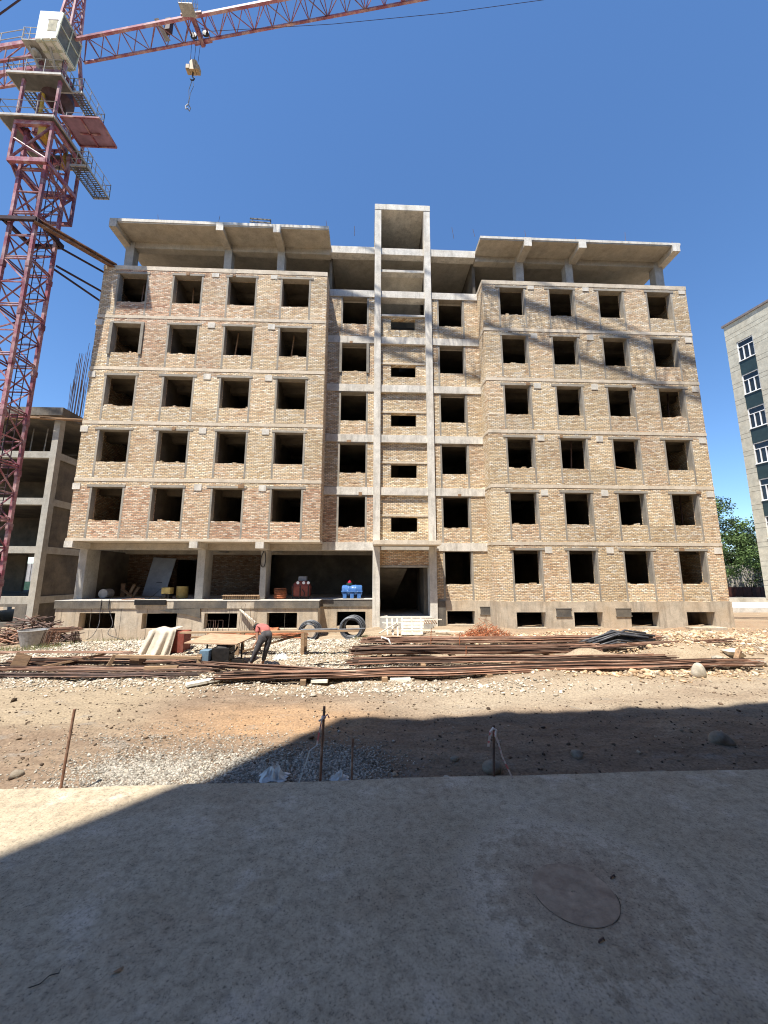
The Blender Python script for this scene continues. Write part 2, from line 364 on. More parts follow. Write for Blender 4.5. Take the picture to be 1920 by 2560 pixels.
def ground():
    xs = np.concatenate([[-420, -250, -150, -90, -60, -45, -35, -28, -23], np.arange(-20, 20.01, .14), [23, 28, 35, 45, 60, 90, 150, 250, 420]])
    ys = np.concatenate([[-420, -200, -90, -45, -30, -22, -18, -16], np.arange(-14.6, -.4, .10), np.arange(0, 6, .6), [7, 9, 12, 16, 22, 30, 45, 70, 120, 220, 420]])
    X, Y = np.meshgrid(xs, ys); Z = zg(X, Y)
    V = np.stack([X, Y, Z], -1).reshape(-1, 3); nx, ny = len(xs), len(ys)
    i = np.arange(ny-1)[:, None]*nx+np.arange(nx-1)[None]; F = np.stack([i, i+1, i+nx+1, i+nx], -1).reshape(-1, 4)
    me = bpy.data.meshes.new('ground'); me.from_pydata(V.tolist(), [], F.tolist())
    me.polygons.foreach_set('use_smooth', [True]*len(F)); me.materials.append(M['dirt'])
    o = bpy.data.objects.new('ground', me); C.objects.link(o); tag(o, kind='structure')
ground()
# yard slab: slightly skewed far edge
m = MB()
ex = np.linspace(-40, 40, 161); ey = -13.93+.017*ex+.012*np.sin(ex*2.1)+.008*np.sin(ex*5.7)
top = [(float(x), float(y), .015+.004*math.sin(x)) for x, y in zip(ex, ey)]
for a, b in zip(top[:-1], top[1:]):
    m.face([(a[0], -60, .015), (b[0], -60, .015), b, a]); m.face([a, b, (b[0], b[1]+.02, -.3), (a[0], a[1]+.02, -.3)])
o = m.build('yard_slab', 'slab'); tag(o, kind='structure')
# pale paving far right
m = MB(); m.box(22.5, 60, 8.5, 22, -.1, .35); o = m.build('pavement', 'pave'); tag(o, kind='structure')

# ------------------------------------------------------------------ walls with real openings
def wall(m, u0, u1, z0, z1, d0, d1, holes, axis='X', redf=None, cut=()):
    """wall in the u-z plane between depths d0 (front) and d1; holes = (ua,ub,za,zb)"""
    us = sorted({round(k, 4) for k in [u0, u1]+[h[i] for h in holes for i in (0, 1)]+[c for c in cut if u0 < c < u1]})
    zs = sorted({round(k, 4) for k in [z0, z1]+[h[i] for h in holes for i in (2, 3)]})
    P = (lambda u, d, z: (u, d, z)) if axis == 'X' else (lambda u, d, z: (d, u, z))
    inside = lambda u, z: any(h[0] < u < h[1] and h[2] < z < h[3] for h in holes) or not (u0 < u < u1 and z0 < z < z1)
    for i in range(len(us)-1):
        for j in range(len(zs)-1):
            a, b, c, d = us[i], us[i+1], zs[j], zs[j+1]; uc, zc = (a+b)/2, (c+d)/2
            if inside(uc, zc): continue
            m.red = redf(uc, zc) if redf else 0.
            if axis == 'X' and redf: m.val = rv()
            m.face([P(a, d0, c), P(b, d0, c), P(b, d0, d), P(a, d0, d)]); m.face([P(a, d1, c), P(a, d1, d), P(b, d1, d), P(b, d1, c)])
            e = 1e-3
            if inside(a-e, zc): m.face([P(a, d0, c), P(a, d0, d), P(a, d1, d), P(a, d1, c)])
            if inside(b+e, zc): m.face([P(b, d0, c), P(b, d1, c), P(b, d1, d), P(b, d0, d)])
            if inside(uc, c-e): m.face([P(a, d0, c), P(a, d1, c), P(b, d1, c), P(b, d0, c)])
            if inside(uc, d+e): m.face([P(a, d0, d), P(b, d0, d), P(b, d1, d), P(a, d1, d)])

LX0, LX1, RX0, RX1 = -14.66, -2.45, 6.36, 18.42
RY = .12; CY = 1.2
def building():
    B = root('brick_building', (2, 6, 0), 'unfinished six storey brick and concrete block with empty window openings behind the work yard', 'building')
    Lw = [(-13.78+2.948*k, -13.78+2.948*k+1.505) for k in range(4)]; Rw = [(7.346+2.897*k, 7.346+2.897*k+1.424) for k in range(4)]
    rd = random.Random(3)
    lr = {}; rr_ = {}
    def Lred(u, z):
        row = int((19.3-z)//3.0); col = sum(u > w[0] for w in Lw)+sum(u > w[1] for w in Lw)
        base = [.32, .08, -.12, -.08, .55][min(max(row, 0), 4)]
        key = (row, col, int((z*2) % 6 > 2)); r = lr.setdefault(key, rd.uniform(-.2, .35))
        if row == 0 and 1 <= col <= 3: r += .5
        if row == 1 and 1 <= col <= 2: r += .25
        if row == 2 and col in (2,): r += .3
        return base+r
    def Rred(u, z):
        row = int((19.3-z)//3.0); col = sum(u > w[0] for w in Rw)+sum(u > w[1] for w in Rw)
        return rr_.setdefault((row, col), rd.uniform(-.2, .35))
    lh = [(a, b, 18.91-1.726-3*r, 18.91-3*r) for r in range(5) for a, b in Lw]
    m = MB(); wall(m, LX0, LX1, 4.32, 19.2, 0, .38, lh, 'X', Lred, [LX0+.5])
    m.build('left_wing_wall', 'brick', B)
    m = MB(); wall(m, .38, 13, 4.2, 19.2, LX0, LX0+.3, [], 'Y', lambda u, z: .5); m.build('left_wing_side_wall', 'brick', B)
    m = MB(); m.val = .9; m.box(LX0+.02, LX0+.3, 1.44, 13, -.6, 3.86); m.build('ground_side_wall', 'conc_in_shaded', B)
    m = MB(); wall(m, .38, CY, 4.32, 19.2, LX1, LX1-.3, [], 'Y', lambda u, z: .45)
    m.build('left_wing_side_wall', 'brick', B)
    rh = [(a, b, 18.905-1.726-3*r, 18.905-3*r) for r in range(5) for a, b in Rw]+[(a, b, 2.158, 3.875) for a, b in Rw]
    m = MB(); wall(m, RX0, RX1, 1.30, 19.15, RY, RY+.38, rh, 'X', Rred)
    m.build('right_wing_wall', 'brick', B)
    m = MB(); wall(m, RY+.38, CY, 1.30, 19.15, RX0, RX0+.3, [], 'Y', lambda u, z: .0); m.build('right_wing_side_wall', 'brick', B)
    m = MB(); wall(m, RY+.38, 13, 1.3, 19.15, RX1, RX1-.3, [], 'Y', lambda u, z: .1)
    m.build('right_wing_side_wall', 'brick', B)
    # recess walls (left and right of the stair tower)
    rl = [(-1.65, -.2, 17.1-3*k, 18.84-3*k) for k in range(5)]; rrh = [(4.02, 5.47, 17.1-3*k, 18.84-3*k) for k in range(5)]
    m = MB(); wall(m, LX1, .22, 4.3, 18.86, CY, CY+.36, rl, 'X', lambda u, z: rv(.0, .35)+(.5 if z < 7 else 0)); m.build('recess_wall', 'brick', B); m = MB()
    wall(m, 3.59, RX0, 1.3, 18.86, CY, CY+.36, rrh+[(4.05, 5.5, 2.1, 3.86)], 'X', lambda u, z: rv(-.1, .25))
    m.build('recess_wall', 'brick', B)
    # stair bay infill, half-landing windows
    sh = [(1.2, 2.64, 16.86-2.99*k, 17.58-2.97*k) for k in range(5)]
    m = MB(); wall(m, .6, 3.21, 4.3, 17.66, CY+.1, CY+.40, sh, 'X', lambda u, z: rv(-.1, .15)); m.build('stair_bay_wall', 'brick', B); m = MB(); wall(m, .6, 3.21, 3.1, 3.9, CY+.15, CY+.5, [], 'X', lambda u, z: .55)
    m.build('stair_bay_wall', 'brick', B)
    # floor bands on wings
    def bx(name, mat, val, *a):
        mm = MB(); mm.val = val; mm.box(*a); return mm.build(name, mat, B)
    for r in range(6):
        z = 19.40-3.01*r; h = .24 if r == 0 else .17
        if r < 5: bx('floor_band', 'concband', rv(.3, .9), LX0-.02, LX1+.01, -.016, .3, z-h, z)
        bx('floor_band', 'concband', rv(.3, .9), RX0-.02, RX1+.02, RY-.016, RY+.3, z-.06-h, z-.06)
    for a in ((LX0-.02, LX0+.3, .3, 8, 19.17, 19.40), (RX0-.02, RX0+.28, RY+.3, CY, 19.1, 19.34), (RX1-.28, RX1+.02, RY+.3, 8, 19.1, 19.34), (LX1-.28, LX1+.01, .3, CY, 19.17, 19.40)): bx('floor_band', 'concband', .6, *a)
    for r in range(1, 6): bx('floor_band', 'concband', .6, RX0-.016, RX0+.1, RY+.3, CY, 19.34-3.01*r-.12, 19.34-3.01*r)
    m = MB()   # overhang edge above the open ground floor
    m.box(LX0-.04, LX1+.03, -.03, CY, 4.20, 4.325); m.build('overhang_slab', 'concband', B)
    # square ends of the cantilever beams
    for xs, y, zt in (((-14.72, -8.79, -5.58), 0, 19.12), ((9.0, 12.22, 17.96), RY, 19.08)):
        for x in xs:
            for r in range(5 if y == 0 else 6):
                if r == 0 and x in (-14.72,): continue
                m = MB(); m.val = rv(.6, 1); w = .40 if x != 17.96 else .42; z = zt-3.0*r-(.02 if r else .0)
                hh = .34 if r else .26
                m.box(x, x+w-.03, y-.028, y+.25, z-hh, z-.02); m.build('beam_end', 'conc', B)
    for x in (-14.73, -8.79, -5.58):       # ground floor cantilevers run back to the columns
        m = MB(); m.val = .8; m.box(x, x+.40, -.04, 6, 3.88, 4.195); m.build('cantilever_beam', 'conc', B)
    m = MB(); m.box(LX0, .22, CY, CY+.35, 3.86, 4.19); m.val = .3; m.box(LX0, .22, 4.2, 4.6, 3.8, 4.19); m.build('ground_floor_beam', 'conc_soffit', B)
    # columns
    for x0, x1 in ((-14.70, -14.30), (-8.78, -8.38), (-5.56, -5.26)):
        m = MB(); m.val = .6; m.box(x0, x1, 1.0, 1.98, 1.35, 3.88); m.build('column', 'grey_conc', B, bevel=.015)
    for x0, x1 in ((-14.5, -14.02), (-8.74, -8.31), (-5.61, -5.19)):
        m = MB(); m.val = .6; m.box(x0, x1, CY+.02, CY+.5, 19.28, 22.1); m.build('column', 'grey_conc', B)
    for x0, x1 in ((8.86, 9.34), (11.98, 12.42), (17.66, 18.18)):
        m = MB(); m.val = .6; m.box(x0, x1, CY+.02, CY+.5, 19.2, 22.0); m.build('column', 'grey_conc', B)
    for x0, x1 in ((.22, .60), (3.21, 3.59)):
        m = MB(); m.val = .9; m.box(x0, x1, CY-.16, CY+.4, 4.32, 24.8); m.build('stair_tower_column', 'conc', B, bevel=.01)
        m = MB(); m.val = .8; m.box(x0, x1, CY-.20, CY+.6, -.3, 4.08); m.build('stair_tower_column', 'conc', B, bevel=.01)
        for y0 in (5.6,):
            m = MB(); m.box(x0, x1, y0, y0+.4, 19.3, 24.8); m.build('stair_tower_column', 'conc', B)
    # recess beams
    for k in range(6):
        z = 19.29-2.995*k; y0 = CY-.05
        bx('recess_beam', 'conc', rv(.6, 1), LX1+.005, .218, y0, CY+.5, z-.43, z); bx('recess_beam', 'conc', rv(.6, 1), 3.592, RX0-.005, y0, CY+.5, z-.45, z-.02)
        if k < 5: bx('recess_beam', 'conc', rv(.6, 1), .602, 3.208, y0, CY+.5, z-.43, z)
    for k in range(4):     # half-landing lintels
        m = MB(); z = 14.74-2.965*k; m.box(.602, 3.208, CY+.06, CY+.39, z-.11, z); m.build('landing_beam', 'concband', B)
    m = MB(); m.box(.602, 3.208, CY-.02, CY+.4, 17.66, 17.78); m.build('landing_beam', 'conc', B)
    m = MB(); m.box(.602, 3.208, CY-.02, CY+.4, 20.60, 20.76); m.build('landing_beam', 'conc', B)
    m = MB(); m.face([(.62, CY+.4, 20.6), (3.19, CY+.4, 20.6), (3.19, 4.4, 19.2), (.62, 4.4, 19.2)]); m.face([(.62, CY+.4, 20.76), (.62, 4.4, 19.36), (3.19, 4.4, 19.36), (3.19, CY+.4, 20.76)]); m.build('stair_flight', 'conc_soffit', B)
    m = MB(); m.val = .9; m.box(.20, 3.61, CY-.18, 6.2, 24.8, 25.2); m.build('stair_tower_cap', 'conc', B, bevel=.02)
    m = MB(); m.box(.25, .55, CY+.5, 6, 22.2, 24.8); m.box(3.26, 3.56, CY+.5, 6, 22.2, 24.8); m.box(.25, 3.56, 5.7, 6, 19.2, 24.8); m.build('stair_tower_wall', 'conc_in_shaded', B)
    # roof
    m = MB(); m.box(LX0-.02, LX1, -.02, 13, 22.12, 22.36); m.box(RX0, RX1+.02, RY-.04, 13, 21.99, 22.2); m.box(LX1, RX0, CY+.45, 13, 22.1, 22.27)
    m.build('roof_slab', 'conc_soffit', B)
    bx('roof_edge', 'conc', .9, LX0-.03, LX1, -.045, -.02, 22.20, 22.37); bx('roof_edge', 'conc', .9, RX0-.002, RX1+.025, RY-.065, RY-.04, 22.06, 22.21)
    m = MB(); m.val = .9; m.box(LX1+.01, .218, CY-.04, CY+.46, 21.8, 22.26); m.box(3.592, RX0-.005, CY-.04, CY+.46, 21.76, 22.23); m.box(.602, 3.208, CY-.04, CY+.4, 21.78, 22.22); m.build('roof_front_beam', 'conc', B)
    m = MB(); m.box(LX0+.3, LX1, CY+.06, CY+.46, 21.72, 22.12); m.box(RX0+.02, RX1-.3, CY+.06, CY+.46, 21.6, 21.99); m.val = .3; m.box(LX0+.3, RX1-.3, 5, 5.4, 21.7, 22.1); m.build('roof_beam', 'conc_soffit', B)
    for x in (-14.68, -8.79, -5.59):
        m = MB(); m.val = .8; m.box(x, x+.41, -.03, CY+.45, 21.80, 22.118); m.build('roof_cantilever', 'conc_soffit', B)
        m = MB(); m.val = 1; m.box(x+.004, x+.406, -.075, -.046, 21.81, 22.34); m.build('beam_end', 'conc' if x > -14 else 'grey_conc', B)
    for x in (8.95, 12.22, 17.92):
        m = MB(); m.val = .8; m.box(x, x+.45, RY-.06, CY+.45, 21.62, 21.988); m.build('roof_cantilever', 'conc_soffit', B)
        m = MB(); m.val = 1; m.box(x+.004, x+.446, RY-.095, RY-.066, 21.63, 22.19); m.build('beam_end', 'conc', B)
    for x in (-14.2, -12.1, -8.8, -5.9, -2.55, -1.0, 4.9, 6.1, 9.3, 12.4, 15.3, 18.25):
        m = MB(); y = rv(.1, .6); z = 22.3; t = rv(-.12, .12)
        m.tube([(x, y, z), (x+t, y, z+rv(.35, .95))], .012, 4); m.build('rebar_stub', 'rust_dark', B)
    # interior: floors, partitions, corridor and rear walls
    m = MB()
    for k in range(6):
        z = 19.26-2.995*k; m.val = rv(.3, .6)
        def fs(*a):
            mm = MB(); mm.val = m.val; mm.box(*a); mm.build('floor_slab', 'conc_in_shaded', B)
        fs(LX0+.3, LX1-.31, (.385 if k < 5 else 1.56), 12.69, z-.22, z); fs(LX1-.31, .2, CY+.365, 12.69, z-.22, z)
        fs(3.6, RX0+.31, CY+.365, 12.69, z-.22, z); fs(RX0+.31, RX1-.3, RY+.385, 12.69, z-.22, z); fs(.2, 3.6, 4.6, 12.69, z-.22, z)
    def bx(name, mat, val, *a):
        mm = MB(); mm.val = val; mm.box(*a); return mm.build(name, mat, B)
    bx('partition', 'conc_in_shaded', .35, LX0+.3, RX1-.3, 6.4, 6.6, 4.3, 21.9); bx('partition', 'conc_in_shaded', .3, -6.2, RX1-.3, 6.4, 6.6, -.6, 4.0)
    for x in (-11.0, -8.05, -5.1): bx('partition', 'conc_in_shaded', .35, x, x+.15, .39, 6.4, 4.3, 19.05)
    for x in (9.8, 12.7, 15.6): bx('partition', 'conc_in_shaded', .35, x, x+.15, RY+.39, 6.4, 1.1, 19.05)
    for x in (LX1-.1, 6.3): bx('partition', 'conc_in_shaded', .35, x, x+.16, 1.72, 6.4, 4.3 if x < 0 else -.5, 22.0)
    for x in (.24, 3.4): bx('partition', 'conc_in_shaded', .35, x, x+.18, 1.62, 6.4, -.4, 19.0)
    bx('rear_wall', 'conc_in_shaded', .35, LX0+.3, RX1-.3, 12.7, 13, -.6, 22.0)
    m = MB(); wall(m, LX0+.3, -6.2, 1.35, 3.9, 4.6, 4.9, [(-11.6, -10.2, 1.35, 3.5)], 'X', lambda u, z: .75); m.build('ground_floor_wall', 'brick_in_shaded', B)
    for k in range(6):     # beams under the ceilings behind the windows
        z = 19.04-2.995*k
        if k < 5: bx('ceiling_beam', 'conc_in_shaded', .5, LX0+.3, LX1-.31, CY+.2, CY+.6, z-.3, z); bx('ceiling_beam', 'conc_in_shaded', .5, LX0+.3, LX1-.31, 4.4, 4.7, z-.25, z)
        bx('ceiling_beam', 'conc_in_shaded', .5, RX0+.31, RX1-.3, CY+.2, CY+.6, z-.3, z); bx('ceiling_beam', 'conc_in_shaded', .5, RX0+.31, RX1-.3, 4.4, 4.7, z-.25, z)
    # stair flights seen through the landing windows and the entrance
    m = MB(); m.val = .6
    for k in range(5):
        z = 16.3-3*k; m.beam((1.25, CY+.6, z), (1.25, 4.5, z-1.5), 1.15, .16); m.beam((2.55, CY+.6, z), (2.55, 4.5, z+1.5), 1.15, .16); m.box(.62, 3.2, CY+.41, CY+1.4, z-.1, z+.06)
    m.build('stair_flight', 'conc_in_shaded', B)
    # window surrounds: jamb posts, lintel, per opening
    def surround(a, b, z0, z1, y, zb, zt, style):
        m = MB(); jw = .085
        m.val = rv(.2, .9); m.box(a-jw, a+.012, y-.008, y+.30, zb, z1+.02)
        m.val = rv(.2, .9); m.box(b-.012, b+jw, y-.008, y+.30, zb, z1+.02)
        m.val = rv(.3, 1.); e1, e2 = (rv(.02, .2), rv(.02, .2)) if style == 0 else (rv(.0, .08), rv(.0, .08))
        m.box(a-jw-e1, b+jw+e2, y-.02-rv(0, .01), y+.34, z1-.015, z1+.10)
        if style == 2: m.val = .1; m.box(a-jw-.05, a+.02, y-.07, y-.022, z0-.1, z1); m.box(b-.02, b+jw+.05, y-.07, y-.022, z0-.1, z1)
        s = m.build('window_surround', 'jamb', B)
        mm = MB(); mm.red = rv(-.1, .3); x = a+.03        # ragged top course of the sill
        while x < b-.1:
            w = rv(.08, .3); h = rv(.012, .035)+(rv(.02, .09) if rv() > .86 else 0)
            if rv() > .15: mm.box(x, min(x+w, b-.02), y+rv(.0, .04), y+.3, z0-.01, z0+h)
            x += w+rv(0, .06)
        if mm.v: mm.build('sill', 'brick', s)
        if rv() > .72:
            mm = MB(); xx = rv(a-.2, b); mm.box(xx, xx+rv(.14, .3), y-.06, y-.024, z1+.0, z1+rv(.12, .2)); mm.build('form_block', 'wood_old', s)
    for r in range(5):
        for k, (a, b) in enumerate(Lw): surround(a, b, 18.91-1.726-3*r, 18.91-3*r, 0, 16.42-3*r if r < 4 else 4.34, 0, 2 if (r == 1 and k == 0) else 0)
        for k, (a, b) in enumerate(Rw): surround(a, b, 18.905-1.726-3*r, 18.905-3*r, RY, 16.4-3*r, 0, 0)
        z = 17.1-3*r; 
        for a, b in ((-1.65, -.2), (4.02, 5.47)): surround(a, b, z, z+1.74, CY, z-.8, 0, 2 if r == 1 and a < 0 else 1)
    for a, b in Rw: surround(a, b, 2.158, 3.875, RY, 1.32, 0, 0)
    surround(4.05, 5.5, 2.1, 3.86, CY, 1.32, 0, 1)
    pr = random.Random(21)
    for r in range(5):
        for k, (a, b) in enumerate(Lw+Rw):
            if pr.random() > .2: continue
            z0 = 17.184-3*r; mm = MB(); mm.val = pr.random(); x = pr.uniform(a+.15, b-.3); t = pr.uniform(-.25, .35)
            mm.beam((x, .75, z0-.9), (x+t, .75+pr.uniform(0, .4), z0+1.8), .06, .06); mm.build('shoring_post', pr.choice(('wood_old', 'rust_dark')), B)
            if pr.random() > .5: mm = MB(); mm.val = pr.random(); mm.beam((a+.05, .5, z0+pr.uniform(.02, .3)), (b-.1, .55, z0+pr.uniform(0, .25)), .10, .04); mm.build('loose_board', 'wood_old', B)
    # foundations
    bw = [(a-.0, b+.04, .06, .79) for a, b in Rw]
    m = MB(); m.val = .6; wall(m, RX0, RX1+.05, -.6, 1.3, RY-.05, RY+.45, bw, 'X'); wall(m, 3.62, RX0, -.6, 1.3, CY-.06, CY+.4, [(4.1, 5.55, .08, .76)], 'X'); wall(m, RY+.45, 13, -.6, 1.3, RX1+.05, RX1-.3, [], 'Y')
    wall(m, RY+.45, CY-.06, -.6, 1.3, RX0, RX0+.3, [], 'Y')
    m.build('right_foundation', 'found', B)
    for x, y in ((9.35, RY), (12.4, RY), (5.85, CY)):
        m = MB(); m.val = .2; y -= .06; m.box(x, x+.75, y-.02, y+.02, .62, .95); m.val = .7; m.box(x-.03, x+.78, y-.035, y+.02, .57, .62); m.box(x-.03, x+.78, y-.03, y+.02, .95, .98); m.build('vent_recess', 'found_dark', B)
    bl = [(-13.59, -11.95, .05, .79), (-10.70, -9.08, .05, .77), (-7.80, -6.25, .05, .77), (-4.85, -3.41, .05, .79)]
    m = MB(); m.val = .6; wall(m, -14.72, -2.42, -.8, 1.0, 0, .42, bl, 'X'); wall(m, .42, 4, -.8, 1.0, -14.72, -14.3, [], 'Y'); wall(m, .42, CY-.08, -.8, 1.0, -2.42, -2.8, [], 'Y')
    wall(m, -2.44, .62, -.8, 1.0, CY-.08, CY+.4, [(-1.6, -.13, .02, .74)], 'X')
    m.build('platform_wall', 'found', B)
    x = -14.76
    for w, v in ((2.6, 1), (1.6, 0), (1.3, .2), (2.5, 1), (1.3, 0), (3.09, 1)):
        bx('platform_edge', 'found_dark' if v == 1 else 'found', rv(), x, x+w-.004, -.05-.01*v, .6, 1.0, 1.34); x += w
    bx('platform_edge', 'found_dark', .9, -2.42, .64, CY-.13, CY+.5, 1.0, 1.34)
    m = MB(); m.val = .8; m.box(-14.77, -2.36, -.07, 12.5, 1.34, 1.372); m.box(-2.36, .62, CY-.15, 12.5, 1.34, 1.372); m.build('platform_floor', 'grey_conc', B)
    for k in range(9):
        m = MB(); x = -14.4+1.32*k+rv(-.2, .2); m.val = rv(); m.box(x, x+.012, -.006, 0, -.4, .98) ; m.build('formwork_seam', 'found_dark', B)
    # loose formwork boards left on the platform face
    # entrance canopy
    m = MB(); m.val = .8; m.box(.24, 3.66, -.05, CY-.16, 4.10, 4.32); m.build('entrance_canopy', 'concband', B, bevel=.01)
    m = MB(); m.box(.60, 3.22, CY+.1, CY+.55, 3.0, 3.1); m.val = .3; m.box(.6, 3.21, CY-.02, CY+.3, 3.9, 4.09); m.build('entrance_lintel', 'grey_conc', B)
    m = MB(); m.val = .6; m.face([(.62, CY+.6, 2.95), (2.1, CY+.6, 2.95), (1.5, 5.5, .9), (.62, 5.5, .9)]); m.box(3.0, 3.22, CY+.6, 5, .3, 3.0); m.build('entrance_stair', 'conc_in_shaded', B)
    m = MB(); m.box(.6, 3.25, .5, 6, -.5, .5); m.box(.7, 3.1, .15, .5, -.5, .28); m.build('entrance_step', 'grey_conc', B)
    m = MB(); m.val = .2; m.box(3.61, 4.02, CY-.12, CY-.061, -.5, 1.29); m.build('entrance_side_block', 'found_dark', B)
building()

# ------------------------------------------------------------------ rebar bundles
def bundle(name, pts, n, w, h, label, group='bundles of reinforcing bars', mat='rust', r=.013, dark=.2, ends=.5, blocks=()):
    """n long bars following the polyline pts (x,y,z of the bundle's lower centre)"""
    m = MB(); P = [Vector(p) for p in pts]; d0 = (P[-1]-P[0]).normalized(); side = d0.cross(Vector((0, 0, 1))).normalized()
    for i in range(n):
        m.val = rv(0, 1) if rv() > dark else 0
        a = rv(-1, 1); b = rv(0, 1)**1.3*(1-.5*abs(a)); t0 = rv(-ends, ends*.3); t1 = rv(-ends, ends)
        q = []; L = len(P); bent = rv(-.3, .3) if rv() > .85 else 0; a2 = a+rv(-.35, .35)
        for j, p in enumerate(P):
            aa = a+(a2-a)*j/(L-1); s = p+side*(aa*w/2+rv(-.01, .01))+Vector((0, 0, b*h+r+rv(-.006, .006)))
            if bent: s = s+side*bent*math.sin(PI*j/(L-1))
            if j == 0: s = s+d0*t0+side*rv(-.08, .08)
            if j == L-1: s = s+d0*t1+side*rv(-.14, .14)
            q.append(s)
        m.tube(q, r*rv(.85, 1.2), 5)
    o = m.build(name, mat); tag(o, label, 'steel bars', group)
    for t in blocks:
        k = t*(len(P)-1); i = min(int(k), len(P)-2); c = P[i].lerp(P[i+1], k-i); mm = MB(); mm.val = rv()
        mm.beam(c-side*(w*.75)+Vector((0, 0, -.055)), c+side*(w*.75)+Vector((0, 0, -.055)), .13, .11)
        mm.build('spacer_block', 'wood', o)
    return o
def lin(a, b, n, sag=0, lift=.06, zoff=0):
    out = []
    for i in range(n):
        t = i/(n-1); x = a[0]+(b[0]-a[0])*t; y = a[1]+(b[1]-a[1])*t
        out.append((x, y, max(zf(x, y)*.4+lift, zf(x, y)+.01)+zoff-sag*math.sin(PI*t)))
    return out
bundle('rebar_bundle', lin((-3.2, -9.35), (10.6, -8.3), 12, 0, .12), 60, .55, .16, 'longest front row of rusty bars running from the worker to the round white boulder', ends=.6, blocks=(.12, .26, .45))
bundle('rebar_bundle', lin((-5.2, -7.75), (-.4, -9.0), 8, 0, .10), 34, .45, .12, 'rusty bars lying slantwise just in front of the bending worker', ends=.3)
bundle('rebar_bundle', lin((-.25, -7.6), (8.8, -7.5), 9, 0, .10), 34, .55, .10, 'thin red-brown row of bars behind the longest front row', ends=.5, blocks=(.2, .5))
bundle('rebar_bundle', lin((-.4, -6.6), (7.2, -6.75), 9, -.02, .14), 70, .5, .24, 'thick dark stack of bars in the middle of the yard with wood blocks under it', dark=.4, ends=.2, blocks=(.1, .4, .8))
bundle('rebar_bundle', lin((6.6, -6.7), (12.8, -5.35), 8, 0, .22), 24, .35, .10, 'bars rising over the sand heap at the right end of the middle stack', ends=.7)
bundle('rebar_bundle', lin((.15, -4.45), (11.1, -4.05), 10, 0, .10), 60, .6, .20, 'rearmost row of bars in front of the entrance and basement windows', dark=.1, ends=.5, blocks=(.15, .55))
bundle('rebar_bundle', lin((-9.9, -7.35), (-4.7, -7.15), 7, 0, .08), 40, .8, .10, 'rusty bars lying under the low bench at the left', dark=.3, ends=.4)
bundle('rebar_bundle', lin((-9.0, -8.75), (-4.9, -8.85), 7, 0, .05), 22, .38, .06, 'small dark row of bars at the left front edge of the yard', ends=.8, mat='rust_dark')
bundle('rebar_bundle', lin((-9.6, -8.05), (-4.3, -8.2), 7, 0, .05), 26, .45, .07, 'brown bars just in front of the low bench beside a pale timber offcut', ends=.5)
bundle('rebar_bundle', lin((-6.0, -3.4), (-2.6, -3.3), 6, 0, .12), 30, .5, .25, 'red-brown bars stacked behind the trestle near the platform', ends=.3, mat='rust_red')

def straw_pile(name, c, rx, ry, h, n, ln, r, mat, label, cat, flat=.35, curl=0):
    m = MB()
    for i in range(n):
        m.val = rv(); a = rv(0, 2*PI); q = math.sqrt(rv()); x = c[0]+rx*q*math.cos(a); y = c[1]+ry*q*math.sin(a); z = c[2]+h*(1-q)*rv(.2, 1)
        d = Vector((rv(-1, 1), rv(-1, 1)*.6, rv(-flat, flat))).normalized()*ln*rv(.4, 1)/2; p = Vector((x, y, z+.02)); k = Vector((rv(-1, 1), rv(-1, 1), rv(-1, 1)))*curl
        m.tube([p-d, p+k, p+d], r*rv(.8, 1.2), 4)
    return tag(m.build(name, mat), label, cat)
straw_pile('scrap_wire_pile', (4.95, -2.6, -.02), 1.15, .5, .75, 420, .55, .007, 'rust_red', 'heap of rust-red scrap wire against the foundation right of the entrance', 'scrap heap', .7, .06)
straw_pile('scrap_pile', (-13.4, -2.6, -.1), 1.4, 1.1, 1.35, 170, 1.5, .022, 'rust_dark', 'tangled pile of dark steel offcuts at the far left beside the platform end', 'scrap heap', .3, .02)
straw_pile('scrap_pile', (-13.6, -3.5, 0), 1.5, .6, .6, 70, 1.3, .022, 'rust', 'lower brown steel offcuts spilling toward the zinc tub at the left', 'scrap heap', .25, .02)
straw_pile('scrap_pile', (-9.2, -3.6, -.05), .5, .3, .16, 60, .5, .008, 'rust_dark', 'small clump of rusty wire on gravel below the left basement window', 'scrap heap', .3, .05)

# black pipes beside the rebar
m = MB()
for i in range(22):
    m.val = rv(); y = -5.45+rv(-.3, .3); z = .22+rv(0, .36); x0 = 7.6+rv(-.2, .6); x1 = 9.9+rv(-.5, .3); s = rv(-.15, .15)
    m.tube([(x0, y-s, z*.6), ((x0+x1)/2, y+rv(-.1, .1), z+.12), (x1, y+s, z)], .035, 7)
m.tube([(7.5, -5.9, .05), (8.6, -5.75, .3), (10.3, -5.95, .1)], .035, 7)
tag(m.build('pipe_bundle', 'black_pipe', smooth=True), 'bundle of bent black plastic pipes on the steel bars at the right', 'pipes')
m = MB()
for i in range(3): m.tube([(5.6+i*.4, -5.4, .05), (6.3+i*.3, -5.1+rv(-.1, .1), .12), (7.0+.1*i, -5.5, .06), (7.6, -5.2, .09)], .022, 6)
tag(m.build('loose_hose', 'black_pipe', smooth=True), 'thin dark hose ends curling beside the black pipe bundle', 'hose')

